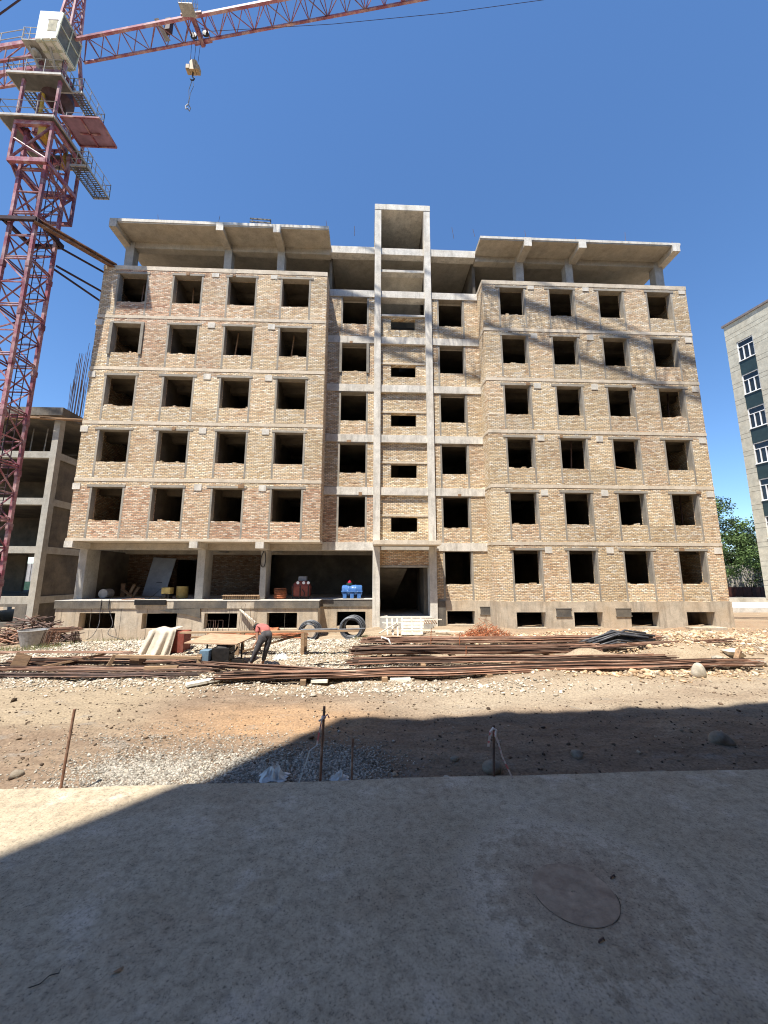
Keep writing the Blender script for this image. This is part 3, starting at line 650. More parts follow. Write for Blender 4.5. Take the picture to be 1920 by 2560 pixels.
# ------------------------------------------------------------------ wire coils
def coil(c, ro, ri, wd, n, label, tilt=0):
    m = MB(); 
    for i in range(n):
        m.val = rv(); rr = ri+(ro-ri)*rv(); y = rv(-wd/2, wd/2); pts = []; ph = rv(0, 6); e = rv(-.03, .03)
        for k in range(33):
            t = 2*PI*k/32; pts.append((c[0]+(rr+e*math.sin(2*t+ph))*math.cos(t)+tilt*(y), c[1]+y+.03*math.sin(t+ph), c[2]+ro*.98+(rr+e*math.cos(2*t))*math.sin(t)*.98))
        m.tube(pts, .011, 4, False)
    tag(m.build('wire_coil', 'steel'), label, 'wire coil', 'coils of steel wire')
coil((-.66, -1.9, zf(-.66, -1.9)-.02), .50, .37, .65, 85, 'thick dark coil of steel wire in front of the recess basement window', .25)
coil((-2.4, -2.6, zf(-2.4, -2.6)-.02), .45, .30, .35, 45, 'looser grey coil of steel wire leaning at the platform corner', .3)
m = MB(); m.lathe([(.30, -.38), (.32, -.36), (.30, -.1), (.32, 0), (.30, .1), (.32, .36), (.30, .38)], (-4.15, -2.2, zf(-4.1, -2.2)+.28), 'X', 22)
tag(m.build('rusty_drum', 'rust_red', smooth=False), 'rusty red-brown steel drum lying on its side behind the worker', 'drum')

# ------------------------------------------------------------------ trestle tables, bench, boards
T = root('trestle_table', (-2.6, -6.1, 0), 'long timber bar-bending trestle behind the worker carrying thin bars', 'trestle')
m = MB(); m.val = .8; m.beam((-6.1, -5.95, .70), (-.3, -6.1, .77), .18, .05); m.build('table_top', 'wood', T)
m = MB(); m.val = .3; m.beam((-5.9, -5.6, .5), (-2.9, -5.7, .52), .16, .05); m.build('table_top', 'wood_old', T)
for x in (-4.2, -2.12):
    m = MB(); m.val = .6; m.beam((x, -6.1, -.02), (x, -6.1, .70), .11, .09); m.build('leg', 'wood', T)
    m = MB(); m.val = .2; m.beam((x+.03, -5.7, -.02), (x+.03, -5.7, .66), .10, .09); m.build('leg', 'wood_old', T)
m = MB(); m.val = 0; m.beam((-4.1, -6.0, .1), (-2.1, -5.95, .66), .09, .06); m.build('brace', 'wood_old', T)
m = MB(); m.val = .9; m.bar((-2.2, -6.05, .79), (-1.0, -6.1, .82), .03, 8); m.bar((-1.0, -6.1, .80), (-.1, -6.1, .83), .024, 8); m.build('clamp_bar', 'steel', T)
T = root('low_bench', (-7.2, -7.8, 0), 'low timber bench with rusty bars on it at the left of the yard', 'bench')
m = MB(); m.val = .7; m.beam((-6.85, -7.95, .36), (-4.55, -8.0, .32), .1, .07); m.build('rail', 'wood', T)
m = MB()
for i in range(14): m.val = rv(); y = -7.75+rv(-.14, .14); m.tube([(-11.2, y, .42), (-9, y, .43+rv(0, .03)), (-6.7+rv(-.3, .3), y, .42)], .014, 5)
m.build('bar_layer', 'rust', T)
for x, t in ((-6.95, .1), (-4.62, -.05)):
    m = MB(); m.val = .5; m.beam((x-t, -8.05, -.02), (x+t*.5, -7.95, .40), .12, .09); m.build('leg', 'wood', T)
m = MB(); m.val = 0; m.box(-6.55, -6.3, -7.85, -7.5, 0, .3); m.build('leg', 'wood_old', T)
m = MB(); m.val = .3; m.beam((-9.0, -7.9, .05), (-7.4, -7.6, .35), .16, .05); m.build('brace', 'wood_old', T)
m = MB(); m.val = .1; m.beam((-9.45, -7.95, .0), (-9.32, -7.9, .42), .40, .04, (0, 1, 0)); tag(m.build('dark_plate', 'wood_old'), 'dark upright board propped under the left end of the low bench', 'board')
m = MB(); m.val = .9; m.beam((-4.15, -9.72, .06), (-3.1, -8.95, .12), .20, .06); tag(m.build('pale_plank', 'board_white'), 'pale whitish plank lying alone in front of the slanted bars', 'plank')
m = MB(); m.val = .9; m.beam((-5.9, -8.28, .12), (-5.05, -8.25, .12), .09, .09); tag(m.build('timber_offcut', 'wood'), 'short yellowish timber offcut on the bars beside the low bench', 'timber')
m = MB(); m.val = .3; m.beam((-8.9, -2.3, .10), (-7.5, -2.3, .12), .4, .05); m.box(-8.3, -8.25, -2.4, -2.35, .1, .3); m.box(-7.9, -7.86, -2.4, -2.35, .1, .28); tag(m.build('formwork_panel', 'wood_old'), 'dark formwork panel lying on gravel left of the draped cloth', 'formwork')
for x, y, w, lb in ((-1.35, -9.35, .4, 'small concrete block under the front bars left of the middle'), (.55, -9.32, .5, 'flat pale concrete block under the middle of the front bars')):
    m = MB(); m.val = .9; m.box(x, x+w, y-.12, y+.1, 0.01, .09); tag(m.build('concrete_block', 'board_white', bevel=.01), lb, 'block')

# bending machine with plywood sun cover
B = root('bending_machine', (-4.3, -7.4, 0), 'dark rebar bending machine with a blue casing under a plywood sheet', 'machine')
m = MB(); m.val = .7; m.box(-4.72, -4.46, -7.75, -7.4, .1, .46); m.build('casing', 'blue_paint', B, bevel=.012)
m = MB(); m.val = .4; m.box(-4.76, -4.40, -7.78, -7.36, -.02, .13); m.build('casing', 'blue_paint', B, bevel=.012)
m = MB(); m.box(-4.44, -3.95, -7.6, -7.1, .12, .5); m.lathe([(.2, 0), (.22, .05), (.22, .3), (.16, .36)], (-4.35, -7.35, .42), 'X', 16); m.tube([(-4.0, -7.5, .3), (-3.8, -7.5, .42), (-3.78, -7.4, .5)], .03, 6); m.build('motor', 'machine', B, bevel=.01)
for x in (-4.38, -3.98):
    m = MB(); m.lathe([(.05, -.03), (.09, -.025), (.09, .025), (.05, .03)], (x, -7.66, .09), 'Y', 14); m.build('wheel', 'machine', B)
m = MB(); m.box(-3.9, -3.6, -7.5, -7.3, .03, .16); m.build('foot', 'machine', B)
for x, y in ((-4.4, -7.15), (-3.75, -7.1), (-4.75, -7.15)):
    m = MB(); m.bar((x, y, .1), (x, y, .66), .025, 6); m.build('post', 'machine', B)
m = MB(); m.val = .7; m.add([(-5.3, -7.45, .60), (-3.75, -7.6, .58), (-3.45, -6.75, .70), (-4.9, -6.6, .74), (-5.3, -7.45, .63), (-3.75, -7.6, .61), (-3.45, -6.75, .73), (-4.9, -6.6, .77)], [(3, 2, 1, 0), (4, 5, 6, 7), (0, 1, 5, 4), (1, 2, 6, 5), (2, 3, 7, 6), (3, 0, 4, 7)])
m.build('plywood_cover', 'ply', B)

# red box with draped cloth
m = MB(); m.val = .6; m.box(-6.62, -6.08, -5.75, -5.2, .0, .70); bx = m.build('red_cabinet', 'red_paint', bevel=.015); tag(bx, 'faded red steel box partly hidden by a pale cloth', 'cabinet')
m = MB(); m.box(-6.64, -6.06, -5.77, -5.18, -.02, .04); m.build('base_rail', 'machine', bx)
def cloth():
    nu, nv = 40, 44; V = []; rr = random.Random(5)
    for j in range(nv):
        t = j/(nv-1)                # 0 top crest -> 1 ground
        for i in range(nu):
            u = i/(nu-1); fold = math.sin(u*19+1.5*math.sin(u*7)+t*1.2)*(.03+.085*t)+math.sin(u*43+2+t)*.024*(t+.2)
            w = 1+.22*t; x = -6.75+(u-.5)*.86*w-.16*t
            top = .80+.03*math.sin(u*9)-.25*max(0, (.25-u))
            z = top*(1-t)**1.15+.0+.02*math.sin(u*23); y = -5.80-.22*t**.8+min(fold, .03)
            if t < .12: y += (.12-t)*4; z = top-(t*.2)
            V.append((x, y, max(z, zf(x, y)+.012+.008*math.sin(u*30))))
    m = MB(); m.add(V, [(j*nu+i, j*nu+i+1, (j+1)*nu+i+1, (j+1)*nu+i) for j in range(nv-1) for i in range(nu-1)])
    o = m.build('draped_cloth', 'cloth', smooth=True); md = o.modifiers.new('s', 'SOLIDIFY'); md.thickness = .008
    tag(o, 'dusty off-white cloth draped in folds over the red steel box', 'cloth')
cloth()

# hose on the ground
def cable(name, pts, r, mat, label, cat, n=8, group=None):
    P = [Vector(p) for p in pts]; out = []
    for i in range(len(P)-1):
        a, b, c, d = P[max(i-1, 0)], P[i], P[i+1], P[min(i+2, len(P)-1)]
        for k in range(n):
            t = k/n; out.append(.5*((2*b)+(c-a)*t+(2*a-5*b+4*c-d)*t*t+(3*b-a-3*c+d)*t**3))
    out.append(P[-1]); m = MB(); m.tube(out, r, 6); return tag(m.build(name, mat, smooth=True), label, cat, group)
g = lambda x, y, h=.02: (x, y, zf(x, y)+h)
cable('ground_hose', [g(-2.7, -7.6), g(-2.2, -7.9), g(-1.5, -7.7), g(-1.2, -7.2), g(-.5, -7.1), g(.1, -7.35), g(-.4, -7.6), g(-1.4, -7.7), g(-.9, -8.1), g(-.2, -8.0), g(.1, -7.4), g(.1, -6.9)], .016, 'machine', 'black hose looping over the gravel right of the worker', 'hose')
cable('slack_cable', [(-12.6, -.08, 1.42), (-12.6, -.1, .9), (-12.55, -.15, .3), (-12.2, -1.0, -.1), (-11.9, -1.8, -.15)], .014, 'black_pipe', 'left of two slack cables hanging down the platform face at the left window', 'cable', group='cables over the platform')
cable('slack_cable', [(-12.25, -.08, 1.42), (-12.22, -.1, 1.0), (-11.9, -.2, .35), (-11.3, -1.4, .06), (-10.2, -2.6, .05), (-8.6, -4.3, .15), (-7.2, -5.3, .12)], .014, 'black_pipe', 'longer slack cable running from the platform down toward the draped cloth', 'cable', group='cables over the platform')
cable('hose_loop', [(-5.42, .95, 3.8), (-5.55, .95, 3.4), (-5.5, .95, 3.05), (-5.36, .95, 3.02), (-5.3, .95, 3.4), (-5.36, .95, 3.8)], .022, 'machine', 'dark hose loop hung on the third platform column', 'hose')

# stirrups, tub, bars by the platform
m = MB()
for i in range(46):
    m.val = rv(); x = -10.95+rv(-.28, .28); y = -4.9+rv(-.15, .15); s = rv(-.1, .1); z0 = zf(x, y); h = .52+rv(-.04, .08)
    m.tube([(x-.05+s, y-.05, z0), (x+s*.4, y, z0+h), (x+.5, y+.3, z0+h+rv(-.03, .03))], .009, 4)
for i in range(18):
    m.val = 0; x = -10.4+rv(-.12, .12); y = -4.6+rv(-.1, .1); z0 = zf(x, y); m.tube([(x+rv(0, .15), y, z0), (x, y, z0+.55), (x-.3, y+.1, z0+.57)], .009, 4)
tag(m.build('stirrup_stack', 'rust'), 'stack of bent rusty stirrups hanging like a fringe beside the zinc tub', 'stirrups')
m = MB(); m.lathe([(.32, 0), (.46, .58), (.47, .60), (.45, .60), (.31, .03)], (-12.05, -4.3, zf(-12, -4.3)-.03), 'Z', 24); o = m.build('zinc_tub', 'zinc', smooth=False); tag(o, 'grey speckled zinc tub left of the stirrups', 'tub')
mm = MB(); mm.lathe([(.46, .575), (.485, .59), (.485, .61), (.46, .62)], (-12.05, -4.3, zf(-12, -4.3)-.03), 'Z', 24, False); mm.build('rim', 'galv', o)
m = MB()
for i in range(6): m.val = rv(); x = -7.05+.1*i; m.tube([(x-.04, -1.6, -.35), (x, -1.55, .5)] if i % 2 else [(x, -1.6, -.35), (x, -1.6, .62), (x+.32, -1.6, .62), (x+.34, -1.6, -.3)], .011, 5)
tag(m.build('upright_stirrups', 'rust_dark'), 'upright bent bars standing below the third platform window', 'stirrups')
m = MB()
for i in range(9): m.val = rv(); x = -6.0+.09*i+rv(-.03, .03); m.tube([(x+rv(-.1, .1), -.5, -.4), (x, -.35, rv(.5, 1.25))], .009, 5)
tag(m.build('standing_bars', 'rust_dark'), 'thin bars standing against the platform between its third and fourth window', 'steel bars')
m = MB(); m.val = .7; m.beam((-6.1, -.12, .95), (-5.3, -.30, .38), .05, .13, (0, 1, 0)); tag(m.build('leaning_plank', 'wood_white'), 'weathered plank leaning slantwise on the platform face between windows', 'plank')
m = MB(); m.val = .2; m.box(-11.05, -9.6, -.14, -.075, 1.17, 1.40); tag(m.build('hanging_board', 'machine'), 'dark board hanging over the platform edge below the yellow motor', 'board')
m = MB(); m.val = .2; m.add([(-9.9, -.075, .90), (-8.0, -.075, 1.0), (-7.95, -.075, .55), (-8.6, -.075, .72), (-9.9, -.03, .90), (-8.0, -.03, 1.0), (-7.95, -.03, .55), (-8.6, -.03, .72)], [(0, 3, 2, 1), (4, 5, 6, 7), (0, 1, 5, 4), (1, 2, 6, 5), (2, 3, 7, 6), (3, 0, 4, 7)]); tag(m.build('form_sheet', 'found_dark'), 'dark torn formwork sheet on the platform face beside the second window', 'sheet')

# ------------------------------------------------------------------ things on the platform
def zpl(): return 1.372
W = root('water_tank', (-.86, 1.75, 1.372), 'blue plastic water tank with a red cap on the platform edge by the entrance', 'water tank')
m = MB(); c = (-.86, 1.75, 1.372+.42)
prof = [(.02, -.52), (.22, -.515), (.27, -.47), (.275, -.2), (.285, -.19), (.285, -.16), (.275, -.15), (.275, .15), (.285, .16), (.285, .19), (.275, .2), (.27, .47), (.22, .515), (.02, .52)]
m.lathe([(r*1.02, h*1.04) for r, h in prof], c, 'X', 28); m.build('tank_body', 'blue_plastic', W, True)
m = MB(); m.box(-1.42, -.30, 1.72-.31, 1.72+.37, 1.372+.33, 1.372+.40); m.build('rim', 'blue_plastic', W, bevel=.02)
for x in (-1.33, -.95, -.58):
    m = MB(); m.box(x, x+.2, 1.45, 2.05, 1.37, 1.372+.32); m.build('foot', 'blue_plastic', W, bevel=.03)
m = MB(); m.lathe([(.17, 0), (.17, .1), (.15, .12)], (-1.0, 1.75, 1.372+.69), 'Z', 20); m.build('neck', 'green_plastic', W)
m = MB(); m.lathe([(.10, 0), (.10, .05), (.06, .07), (.05, .13), (.02, .14)], (-1.0, 1.75, 1.372+.81), 'Z', 16); m.build('cap', 'red_plastic', W)

Mx = root('mortar_mixer', (-3.5, 1.6, 1.372), 'faded red mortar machine with a grey hopper standing on the platform', 'mixer')
m = MB(); vs = []
for z, w, d in ((.12, .44, .36), (.62, .46, .38), (.80, .36, .30), (.92, .22, .22)):
    vs += [(-3.5+sx*w, 1.6+sy*d, 1.372+z) for sx, sy in ((-1, -1), (1, -1), (1, 1), (-1, 1))]
m.val = .6; m.add(vs, [(3, 2, 1, 0)]+[(4*k+i, 4*k+(i+1) % 4, 4*k+4+(i+1) % 4, 4*k+4+i) for k in range(3) for i in range(4)]+[(12, 13, 14, 15)]); m.build('housing', 'red_paint', Mx, bevel=.02)
m = MB(); m.box(-3.72, -3.3, 1.7, 2.1, 2.2, 2.52); m.build('hopper', 'sheet_grey', Mx, bevel=.01)
for x, z in ((-3.36, 2.19), (-3.12, 2.19), (-3.66, 2.19)):
    m = MB(); m.lathe([(.03, -.02), (.075, -.018), (.075, .01), (.03, .02)], (x, 1.27, z), 'Y', 16); m.build('gauge', 'pvc', Mx)
for x in (-3.9, -3.52, -3.1):
    m = MB(); m.beam((x, 1.2, 1.37), (x, 1.22, 2.05), .05, .05); m.build('leg', 'machine', Mx)
m = MB(); m.tube([(-3.4, 1.15, 1.85), (-3.28, 1.1, 1.7), (-3.3, 1.12, 1.52)], .03, 6); m.build('hose', 'machine', Mx)
m = MB()
for k in range(11): m.val = rv(); r = .30+.03*(k % 2)+rv(0, .015); m.lathe([(r-.06, 0), (r, .015), (r, .035), (r-.06, .05)], (-4.52+rv(-.02, .02), 1.2, 1.372+.05*k), 'Z', 18)
tag(m.build('wire_reel', 'rust_red'), 'stacked rust-brown wire reel on the platform left of the red mixer', 'reel')
m = MB()
for k in range(17):
    m.val = rv(); x = -7.15+.105*k; m.beam((x, .55, 1.40), (x+.02, .62, 1.56), .075, .25, (0, 1, 0))
m.val = .8; m.beam((-7.2, .5, 1.575), (-5.4, .5, 1.575), .2, .03)
tag(m.build('brick_row', 'wood'), 'row of tan bricks stood on edge at the platform rim', 'bricks')
Y = root('motor_pump', (-10.2, 1.3, 1.372), 'small dusty yellow motor pump near a dark board on the platform', 'pump')
m = MB(); m.val = .8; m.box(-10.50, -10.06, 1.1, 1.5, 1.62, 1.95); m.build('tank', 'yellow_paint', Y, bevel=.03)
m = MB(); m.box(-10.47, -10.1, 1.12, 1.5, 1.40, 1.62); m.lathe([(.06, 0), (.1, .02), (.1, .1), (.05, .12)], (-10.3, 1.0, 1.53), 'Y', 14); m.build('engine', 'machine', Y)
m = MB(); m.box(-10.55, -10.0, 1.05, 1.55, 1.372, 1.41); m.build('base', 'wood', Y)
m = MB(); m.tube([(-10.5, 1.1, 1.9), (-10.8, 1.0, 1.55), (-11.0, .9, 1.4)], .012, 5); m.build('pull_cord', 'machine', Y)
m = MB(); m.lathe([(.27, 0), (.29, .05), (.29, .3), (.30, .32), (.29, .34), (.28, .62)], (-9.75, 1.75, 1.372), 'Z', 20); tag(m.build('yellow_barrel', 'yellow_paint'), 'dusty yellow barrel behind the motor pump', 'barrel')
m = MB(); m.lathe([(.2, -.3), (.235, -.28), (.24, 0), (.235, .28), (.2, .3)], (-13.7, 1.9, 1.372+.24), 'Y', 22); tag(m.build('pale_barrel', 'drum_pale'), 'pale round barrel end lying beside the first platform column', 'barrel')
m = MB()
for p, q in (((-13.3, 2.6, 1.37), (-13.5, 2.9, 2.1)), ((-13.0, 2.6, 1.37), (-12.9, 2.9, 2.05)), ((-12.6, 2.4, 1.4), (-13.4, 2.7, 1.8)), ((-12.7, 2.5, 1.37), (-12.6, 2.8, 1.9))): m.val = rv(); m.beam(p, q, .2, .04)
tag(m.build('plank_clutter', 'wood_old'), 'shaded old planks leaning behind the pale barrel', 'planks')
m = MB(); m.add([(-13.0, 3.9, 1.38), (-11.75, 3.95, 1.38), (-11.55, 4.5, 3.55), (-12.85, 4.45, 3.62), (-13.0, 3.95, 1.38), (-11.75, 4.0, 1.38), (-11.55, 4.55, 3.55), (-12.85, 4.5, 3.62)], [(0, 1, 2, 3), (7, 6, 5, 4), (0, 4, 5, 1), (1, 5, 6, 2), (2, 6, 7, 3), (3, 7, 4, 0)])
o = m.build('steel_door', 'sheet_grey'); tag(o, 'grey sheet steel door leaning on the brick wall under the overhang', 'door')
m = MB(); m.box(-12.3, -12.0, 3.98, 4.02, 2.14, 2.17); m.build('handle', 'machine', o)
m = MB()
for k in range(9): m.val = rv(); m.tube([(-11.9+rv(-.1, .1), .4+.05*k, 1.39), (-11.2+rv(-.1, .1), .4+.05*k, 1.42)], .014, 5)
tag(m.build('short_bars', 'rust'), 'short rusty bars lying on the platform rim before the steel door', 'steel bars')

# pallets and timber by the entrance
P = root('ladder_frame', (1.1, -1.6, 0), 'small whitewashed timber frame like a ladder left of the slatted pallet', 'frame')
for x in (.85, 1.08, 1.30): m = MB(); m.val = .9; m.beam((x+.02, -1.75, zf(x, -1.75)-.03), (x, -1.45, .66), .06, .04, (0, 1, 0)); m.build('upright', 'wood_white', P)
for z in (.14, .30, .48): m = MB(); m.val = rv(.5, 1); m.beam((.74, -1.72+.42*z, z), (1.4, -1.72+.42*z, z+.01), .03, .06, (0, 0, 1)); m.build('rung', 'wood_white', P)
P = root('pallet', (2.0, -1.5, 0), 'pale slatted timber pallet leaning against the entrance steps', 'pallet')
for k in range(5):
    m = MB(); m.val = rv(.5, 1); z = .06+.135*k; y = -1.85+.5*z; m.beam((1.46, y, z), (2.42+.02*k, y, z), .03, .11, (0, .3, 1)); m.build('slat', 'wood_white', P)
for x in (1.52, 1.95, 2.36): m = MB(); m.val = .4; m.beam((x, -1.82, .02), (x, -1.46, .7), .07, .06, (0, 1, 0)); m.build('bearer', 'wood_white', P)
m = MB()
for p, q, v in (((1.4, -2.0, .22), (3.6, -1.9, .2), .9), ((2.2, -1.5, .62), (3.35, -1.3, .60), .8), ((.5, -2.1, .12), (1.3, -1.6, .5), .2), ((3.0, -1.6, .1), (4.2, -1.9, .14), .7)): m.val = v; m.beam(p, q, .07, .04)
tag(m.build('loose_timber', 'wood_white'), 'loose pale timber lengths strewn around the slatted pallet', 'timber')
m = MB()
for k in range(7): m.val = rv(); x = 2.35+.11*k; m.beam((x, -1.1, .62), (x+.13, -1.25, .40), .04, .03)
tag(m.build('dark_battens', 'wood_old'), 'short dark battens hanging from the top right of the pallet', 'battens')
m = MB(); m.tube([(.55, -4.6, .05), (.5, -4.65, .35), (.75, -4.75, .28), (.85, -4.8, .05)], .03, 8); tag(m.build('white_pipe_bend', 'pvc', smooth=True), 'bent white plastic pipe on the rear bars left end', 'pipe')
m = MB(); m.box(15.6, 17.3, -.75, -.25, -.05, .13); m.box(16.2, 16.9, -.6, -.35, .12, .18); tag(m.build('concrete_kerb_piece', 'found', bevel=.02), 'low concrete sill block under the rightmost basement window', 'block')
for (x, y, h, lb) in ((2.3, -4.65, .62, 'thin rusty rod upright in the rear bars'), (3.35, -4.7, .5, 'thin leaning rod at the right of the upright rod in the rear bars'), (3.0, -7.0, .42, 'thin rusty rod standing at the middle stack of bars')):
    m = MB(); m.tube([(x, y, 0), (x+.03, y, h)], .014, 5); tag(m.build('thin_rod', 'rust_red'), lb, 'rod')

# ------------------------------------------------------------------ stakes, tape, bags, stones
stakes = [((-3.67, -14.0), (-3.62, -14.0), .90, .016, 'leftmost rusty rebar stake standing alone in sunlight at the slab edge'),
          ((-.59, -13.84), (-.56, -13.84), .85, .017, 'rusty stake with a small red rag knot near its top'),
          ((-.19, -13.89), (-.18, -13.89), .48, .013, 'short thin stake right of the stake with the rag knot'),
          ((1.62, -13.91), (1.65, -13.91), .62, .016, 'stake with red and white tape at the right of the slab edge')]
for (a, b, h, r, lb) in stakes:
    m = MB(); m.val = .6; m.tube([(a[0], a[1], -.1), ((a[0]+b[0])/2, a[1], h/2), (b[0], b[1], h)], r, 8); tag(m.build('rebar_stake', 'rust' if h != .62 else 'rust_dark'), lb, 'stake', 'rebar stakes along the slab edge')
def ribbon(m, pts, w, axis=(1, 0, 0)):
    a = Vector(axis)*w/2
    for p, q in zip(pts[:-1], pts[1:]):
        p = Vector(p); q = Vector(q); m.face([p-a, p+a, q+a, q-a])
m = MB(); x, y, z = -.565, -13.865, .70
m.lathe([(.022, 0), (.03, .01), (.03, .03), (.022, .04)], (x, y+.02, z), 'Z', 10); m.tube([(x, y, z+.02), (x+.05, y, z+.06), (x+.075, y-.01, z+.02)], .010, 5); m.tube([(x, y, z+.02), (x-.04, y, z-.01), (x-.06, y, z-.02)], .012, 5)
ribbon(m, [(x-.02, y-.01, z), (x-.045, y-.01, z-.14), (x-.05, y-.01, z-.16)], .02); ribbon(m, [(x-.05, y-.01, z-.16), (x-.075, y-.01, z-.30)], .022)
tag(m.build('rag_knot', 'tape'), 'red rag and tape tails tied round the second stake', 'tape')
m = MB(); ribbon(m, [(-.62, -13.9, .42), (-.72, -13.93, .36), (-.78, -13.95, .16)], .018); ribbon(m, [(-.80, -13.96, .12), (-.84, -13.97, .0)], .022); tag(m.build('tape_scrap', 'bag'), 'pale torn tape strip dangling left of the second stake', 'tape')
m = MB(); x, y, z = 1.64, -13.93, .54
m.tube([(x-.05, y, z), (x-.01, y-.02, z+.06), (x+.03, y-.01, z+.03), (x+.01, y-.02, z-.04)], .016, 6)
ribbon(m, [(x-.02, y-.015, z+.05), (x-.06, y-.02, z-.04), (x-.085, y-.02, z-.16)], .035); ribbon(m, [(x+.0, y-.02, z+.02), (x+.05, y-.02, z-.12)], .03); ribbon(m, [(x+.05, y-.02, z-.12), (x+.09, y-.03, z-.28), (x+.20, y-.04, z-.52)], .022)
tag(m.build('barrier_tape', 'tape'), 'red and white barrier tape knotted on the right stake with a tail to the slab', 'tape')
def bagmesh(c, s, seed, label):
    rr = random.Random(seed); m = MB(); n = 10; V = []
    for j in range(n):
        for i in range(n):
            u, v = i/(n-1)-.5, j/(n-1)-.5; hgt = max(0, 1-(u*u+v*v)*3.4)
            V.append((c[0]+u*s*(1+.25*rr.uniform(-1, 1)), c[1]+v*s*.7*(1+.2*rr.uniform(-1, 1)), c[2]+hgt*s*.42*rr.uniform(.05, 1.3)))
    m.add(V, [(j*n+i, j*n+i+1, (j+1)*n+i+1, (j+1)*n+i) for j in range(n-1) for i in range(n-1)])
    tag(m.build('plastic_bag', 'bag'), label, 'bag')
bagmesh((-1.2, -13.75, -.03), .34, 4, 'crumpled translucent plastic bag on shaded gravel at the slab edge')
bagmesh((-2.7, -6.6, .0), .45, 8, 'crumpled white bag on gravel under the trestle')
bagmesh((-.35, -13.8, -.03), .22, 9, 'small torn greyish film scrap beside the second stake')
bagmesh((-7.15, -13.0, -.02), .3, 10, 'pale flattened bag at the far left of the yard')
stones = [((1.72, -13.62, -.03), .15, .12, .11, 'boulder', 'grey rounded stone behind the taped stake'), ((5.5, -13.0, 0), .2, .17, .13, 'boulder', 'large grey stone at the right frame edge near the slab'),
          ((8.4, -9.25, .1), .19, .17, .24, 'white_stone', 'round white boulder at the right end of the front bars'), ((1.25, -13.35, -.02), .08, .06, .05, 'boulder', 'small pale stone left behind the taped stake'),
          ((3.05, -13.3, -.02), .10, .08, .06, 'boulder', 'pale stone in the shaded soil midway to the right'), ((3.95, -13.75, -.03), .16, .08, .05, 'boulder', 'flat stone lying along the shaded slab edge'),
          ((-4.6, -13.5, -.02), .09, .07, .07, 'boulder', 'dark green-grey stone at the left slab edge'), ((1.05, -13.75, -.03), .07, .05, .04, 'white_stone', 'small white stone nearest the slab left of the taped stake'),
          ((-6.6, -12.9, -.01), .16, .12, .09, 'boulder', 'dull green stone at the left frame edge')]
for i, (c, rx, ry, rz, mt, lb) in enumerate(stones):
    m = MB(); z = zf(c[0], c[1]); m.rock((c[0], c[1], z+rz*.2), rx*.85, ry*.85, rz*.85, 3, .19, i+20); tag(m.build('stone', mt, smooth=True), lb, 'stone')
# rubble chunks at far right
for i, (x, y, s, lb) in enumerate(((10.45, -8.15, .2, 'broken concrete lump, nearest of the right-hand rubble'), (11.25, -7.3, .3, 'tilted concrete fragment at the right rubble heap'), (10.5, -7.55, .18, 'pale broken slab piece left in the right rubble heap'), (11.3, -8.0, .24, 'rightmost broken concrete piece at the frame edge'))):
    m = MB(); m.val = rv(); m.rock((x, y, zf(x, y)+s*.3), s, s*.8, s*.45, 1, .25, i+50); tag(m.build('concrete_lump', 'white_stone'), lb, 'rubble')
m = MB(); m.beam((10.75, -7.85, .05), (11.05, -7.7, .38), .12, .10); m.val = .1; m.bar((10.72, -7.85, .03), (11.1, -7.68, .46), .025); tag(m.build('broken_post', 'wood_old'), 'short broken brown post tilted in the right rubble', 'post')

# manhole
H = root('manhole_cover', (1.68, -15.75, 0), 'round cement manhole cover worn into the shaded yard slab', 'manhole')
m = MB(); m.lathe([(.02, 0), (.30, 0), (.315, .0005), (.32, -.002)], (1.68, -15.75, .0205), 'Z', 48, False); m.build('lid', 'lid', H)
m = MB(); N_ = 26; A_ = [PI*1.02+PI*.95*k/N_ for k in range(N_+1)]
m.add([(1.68+r*math.cos(a), -15.75+r*math.sin(a), .0222) for a in A_ for r in (.321, .321+.0015+.004*abs(math.sin(a*5)))], [(2*k, 2*k+1, 2*k+3, 2*k+2) for k in range(N_)])
m.build('lid_gap', 'machine', H) if m.v else None
for x, y in ((2.06, -15.62), (1.62, -16.18)):
    m = MB(); m.tube([(x, y, .0), (x+.01, y, .03), (x+.05, y+.02, .032), (x+.06, y+.02, .0)], .007, 5); m.build('lifting_loop', 'rust_dark', H)
m = MB(); m.tube([(-2.07, -16.34, .021), (-2.02, -16.32, .022), (-2.005, -16.27, .022), (-1.955, -16.255, .022), (-1.965, -16.23, .022)], .0028, 5); tag(m.build('wire_scrap', 'machine'), 'bent bit of dark wire on the slab at lower left', 'wire')
m = MB(); m.add([(-1.59+.028*math.cos(t), -16.25+.014*math.sin(t)+.012*math.cos(t), .022+.004*math.sin(2*t)) for t in [2*PI*k/12 for k in range(12)]], [tuple(range(12))]); tag(m.build('dry_leaf', 'wood_old'), 'single dry leaf on the shaded slab at lower left', 'leaf')

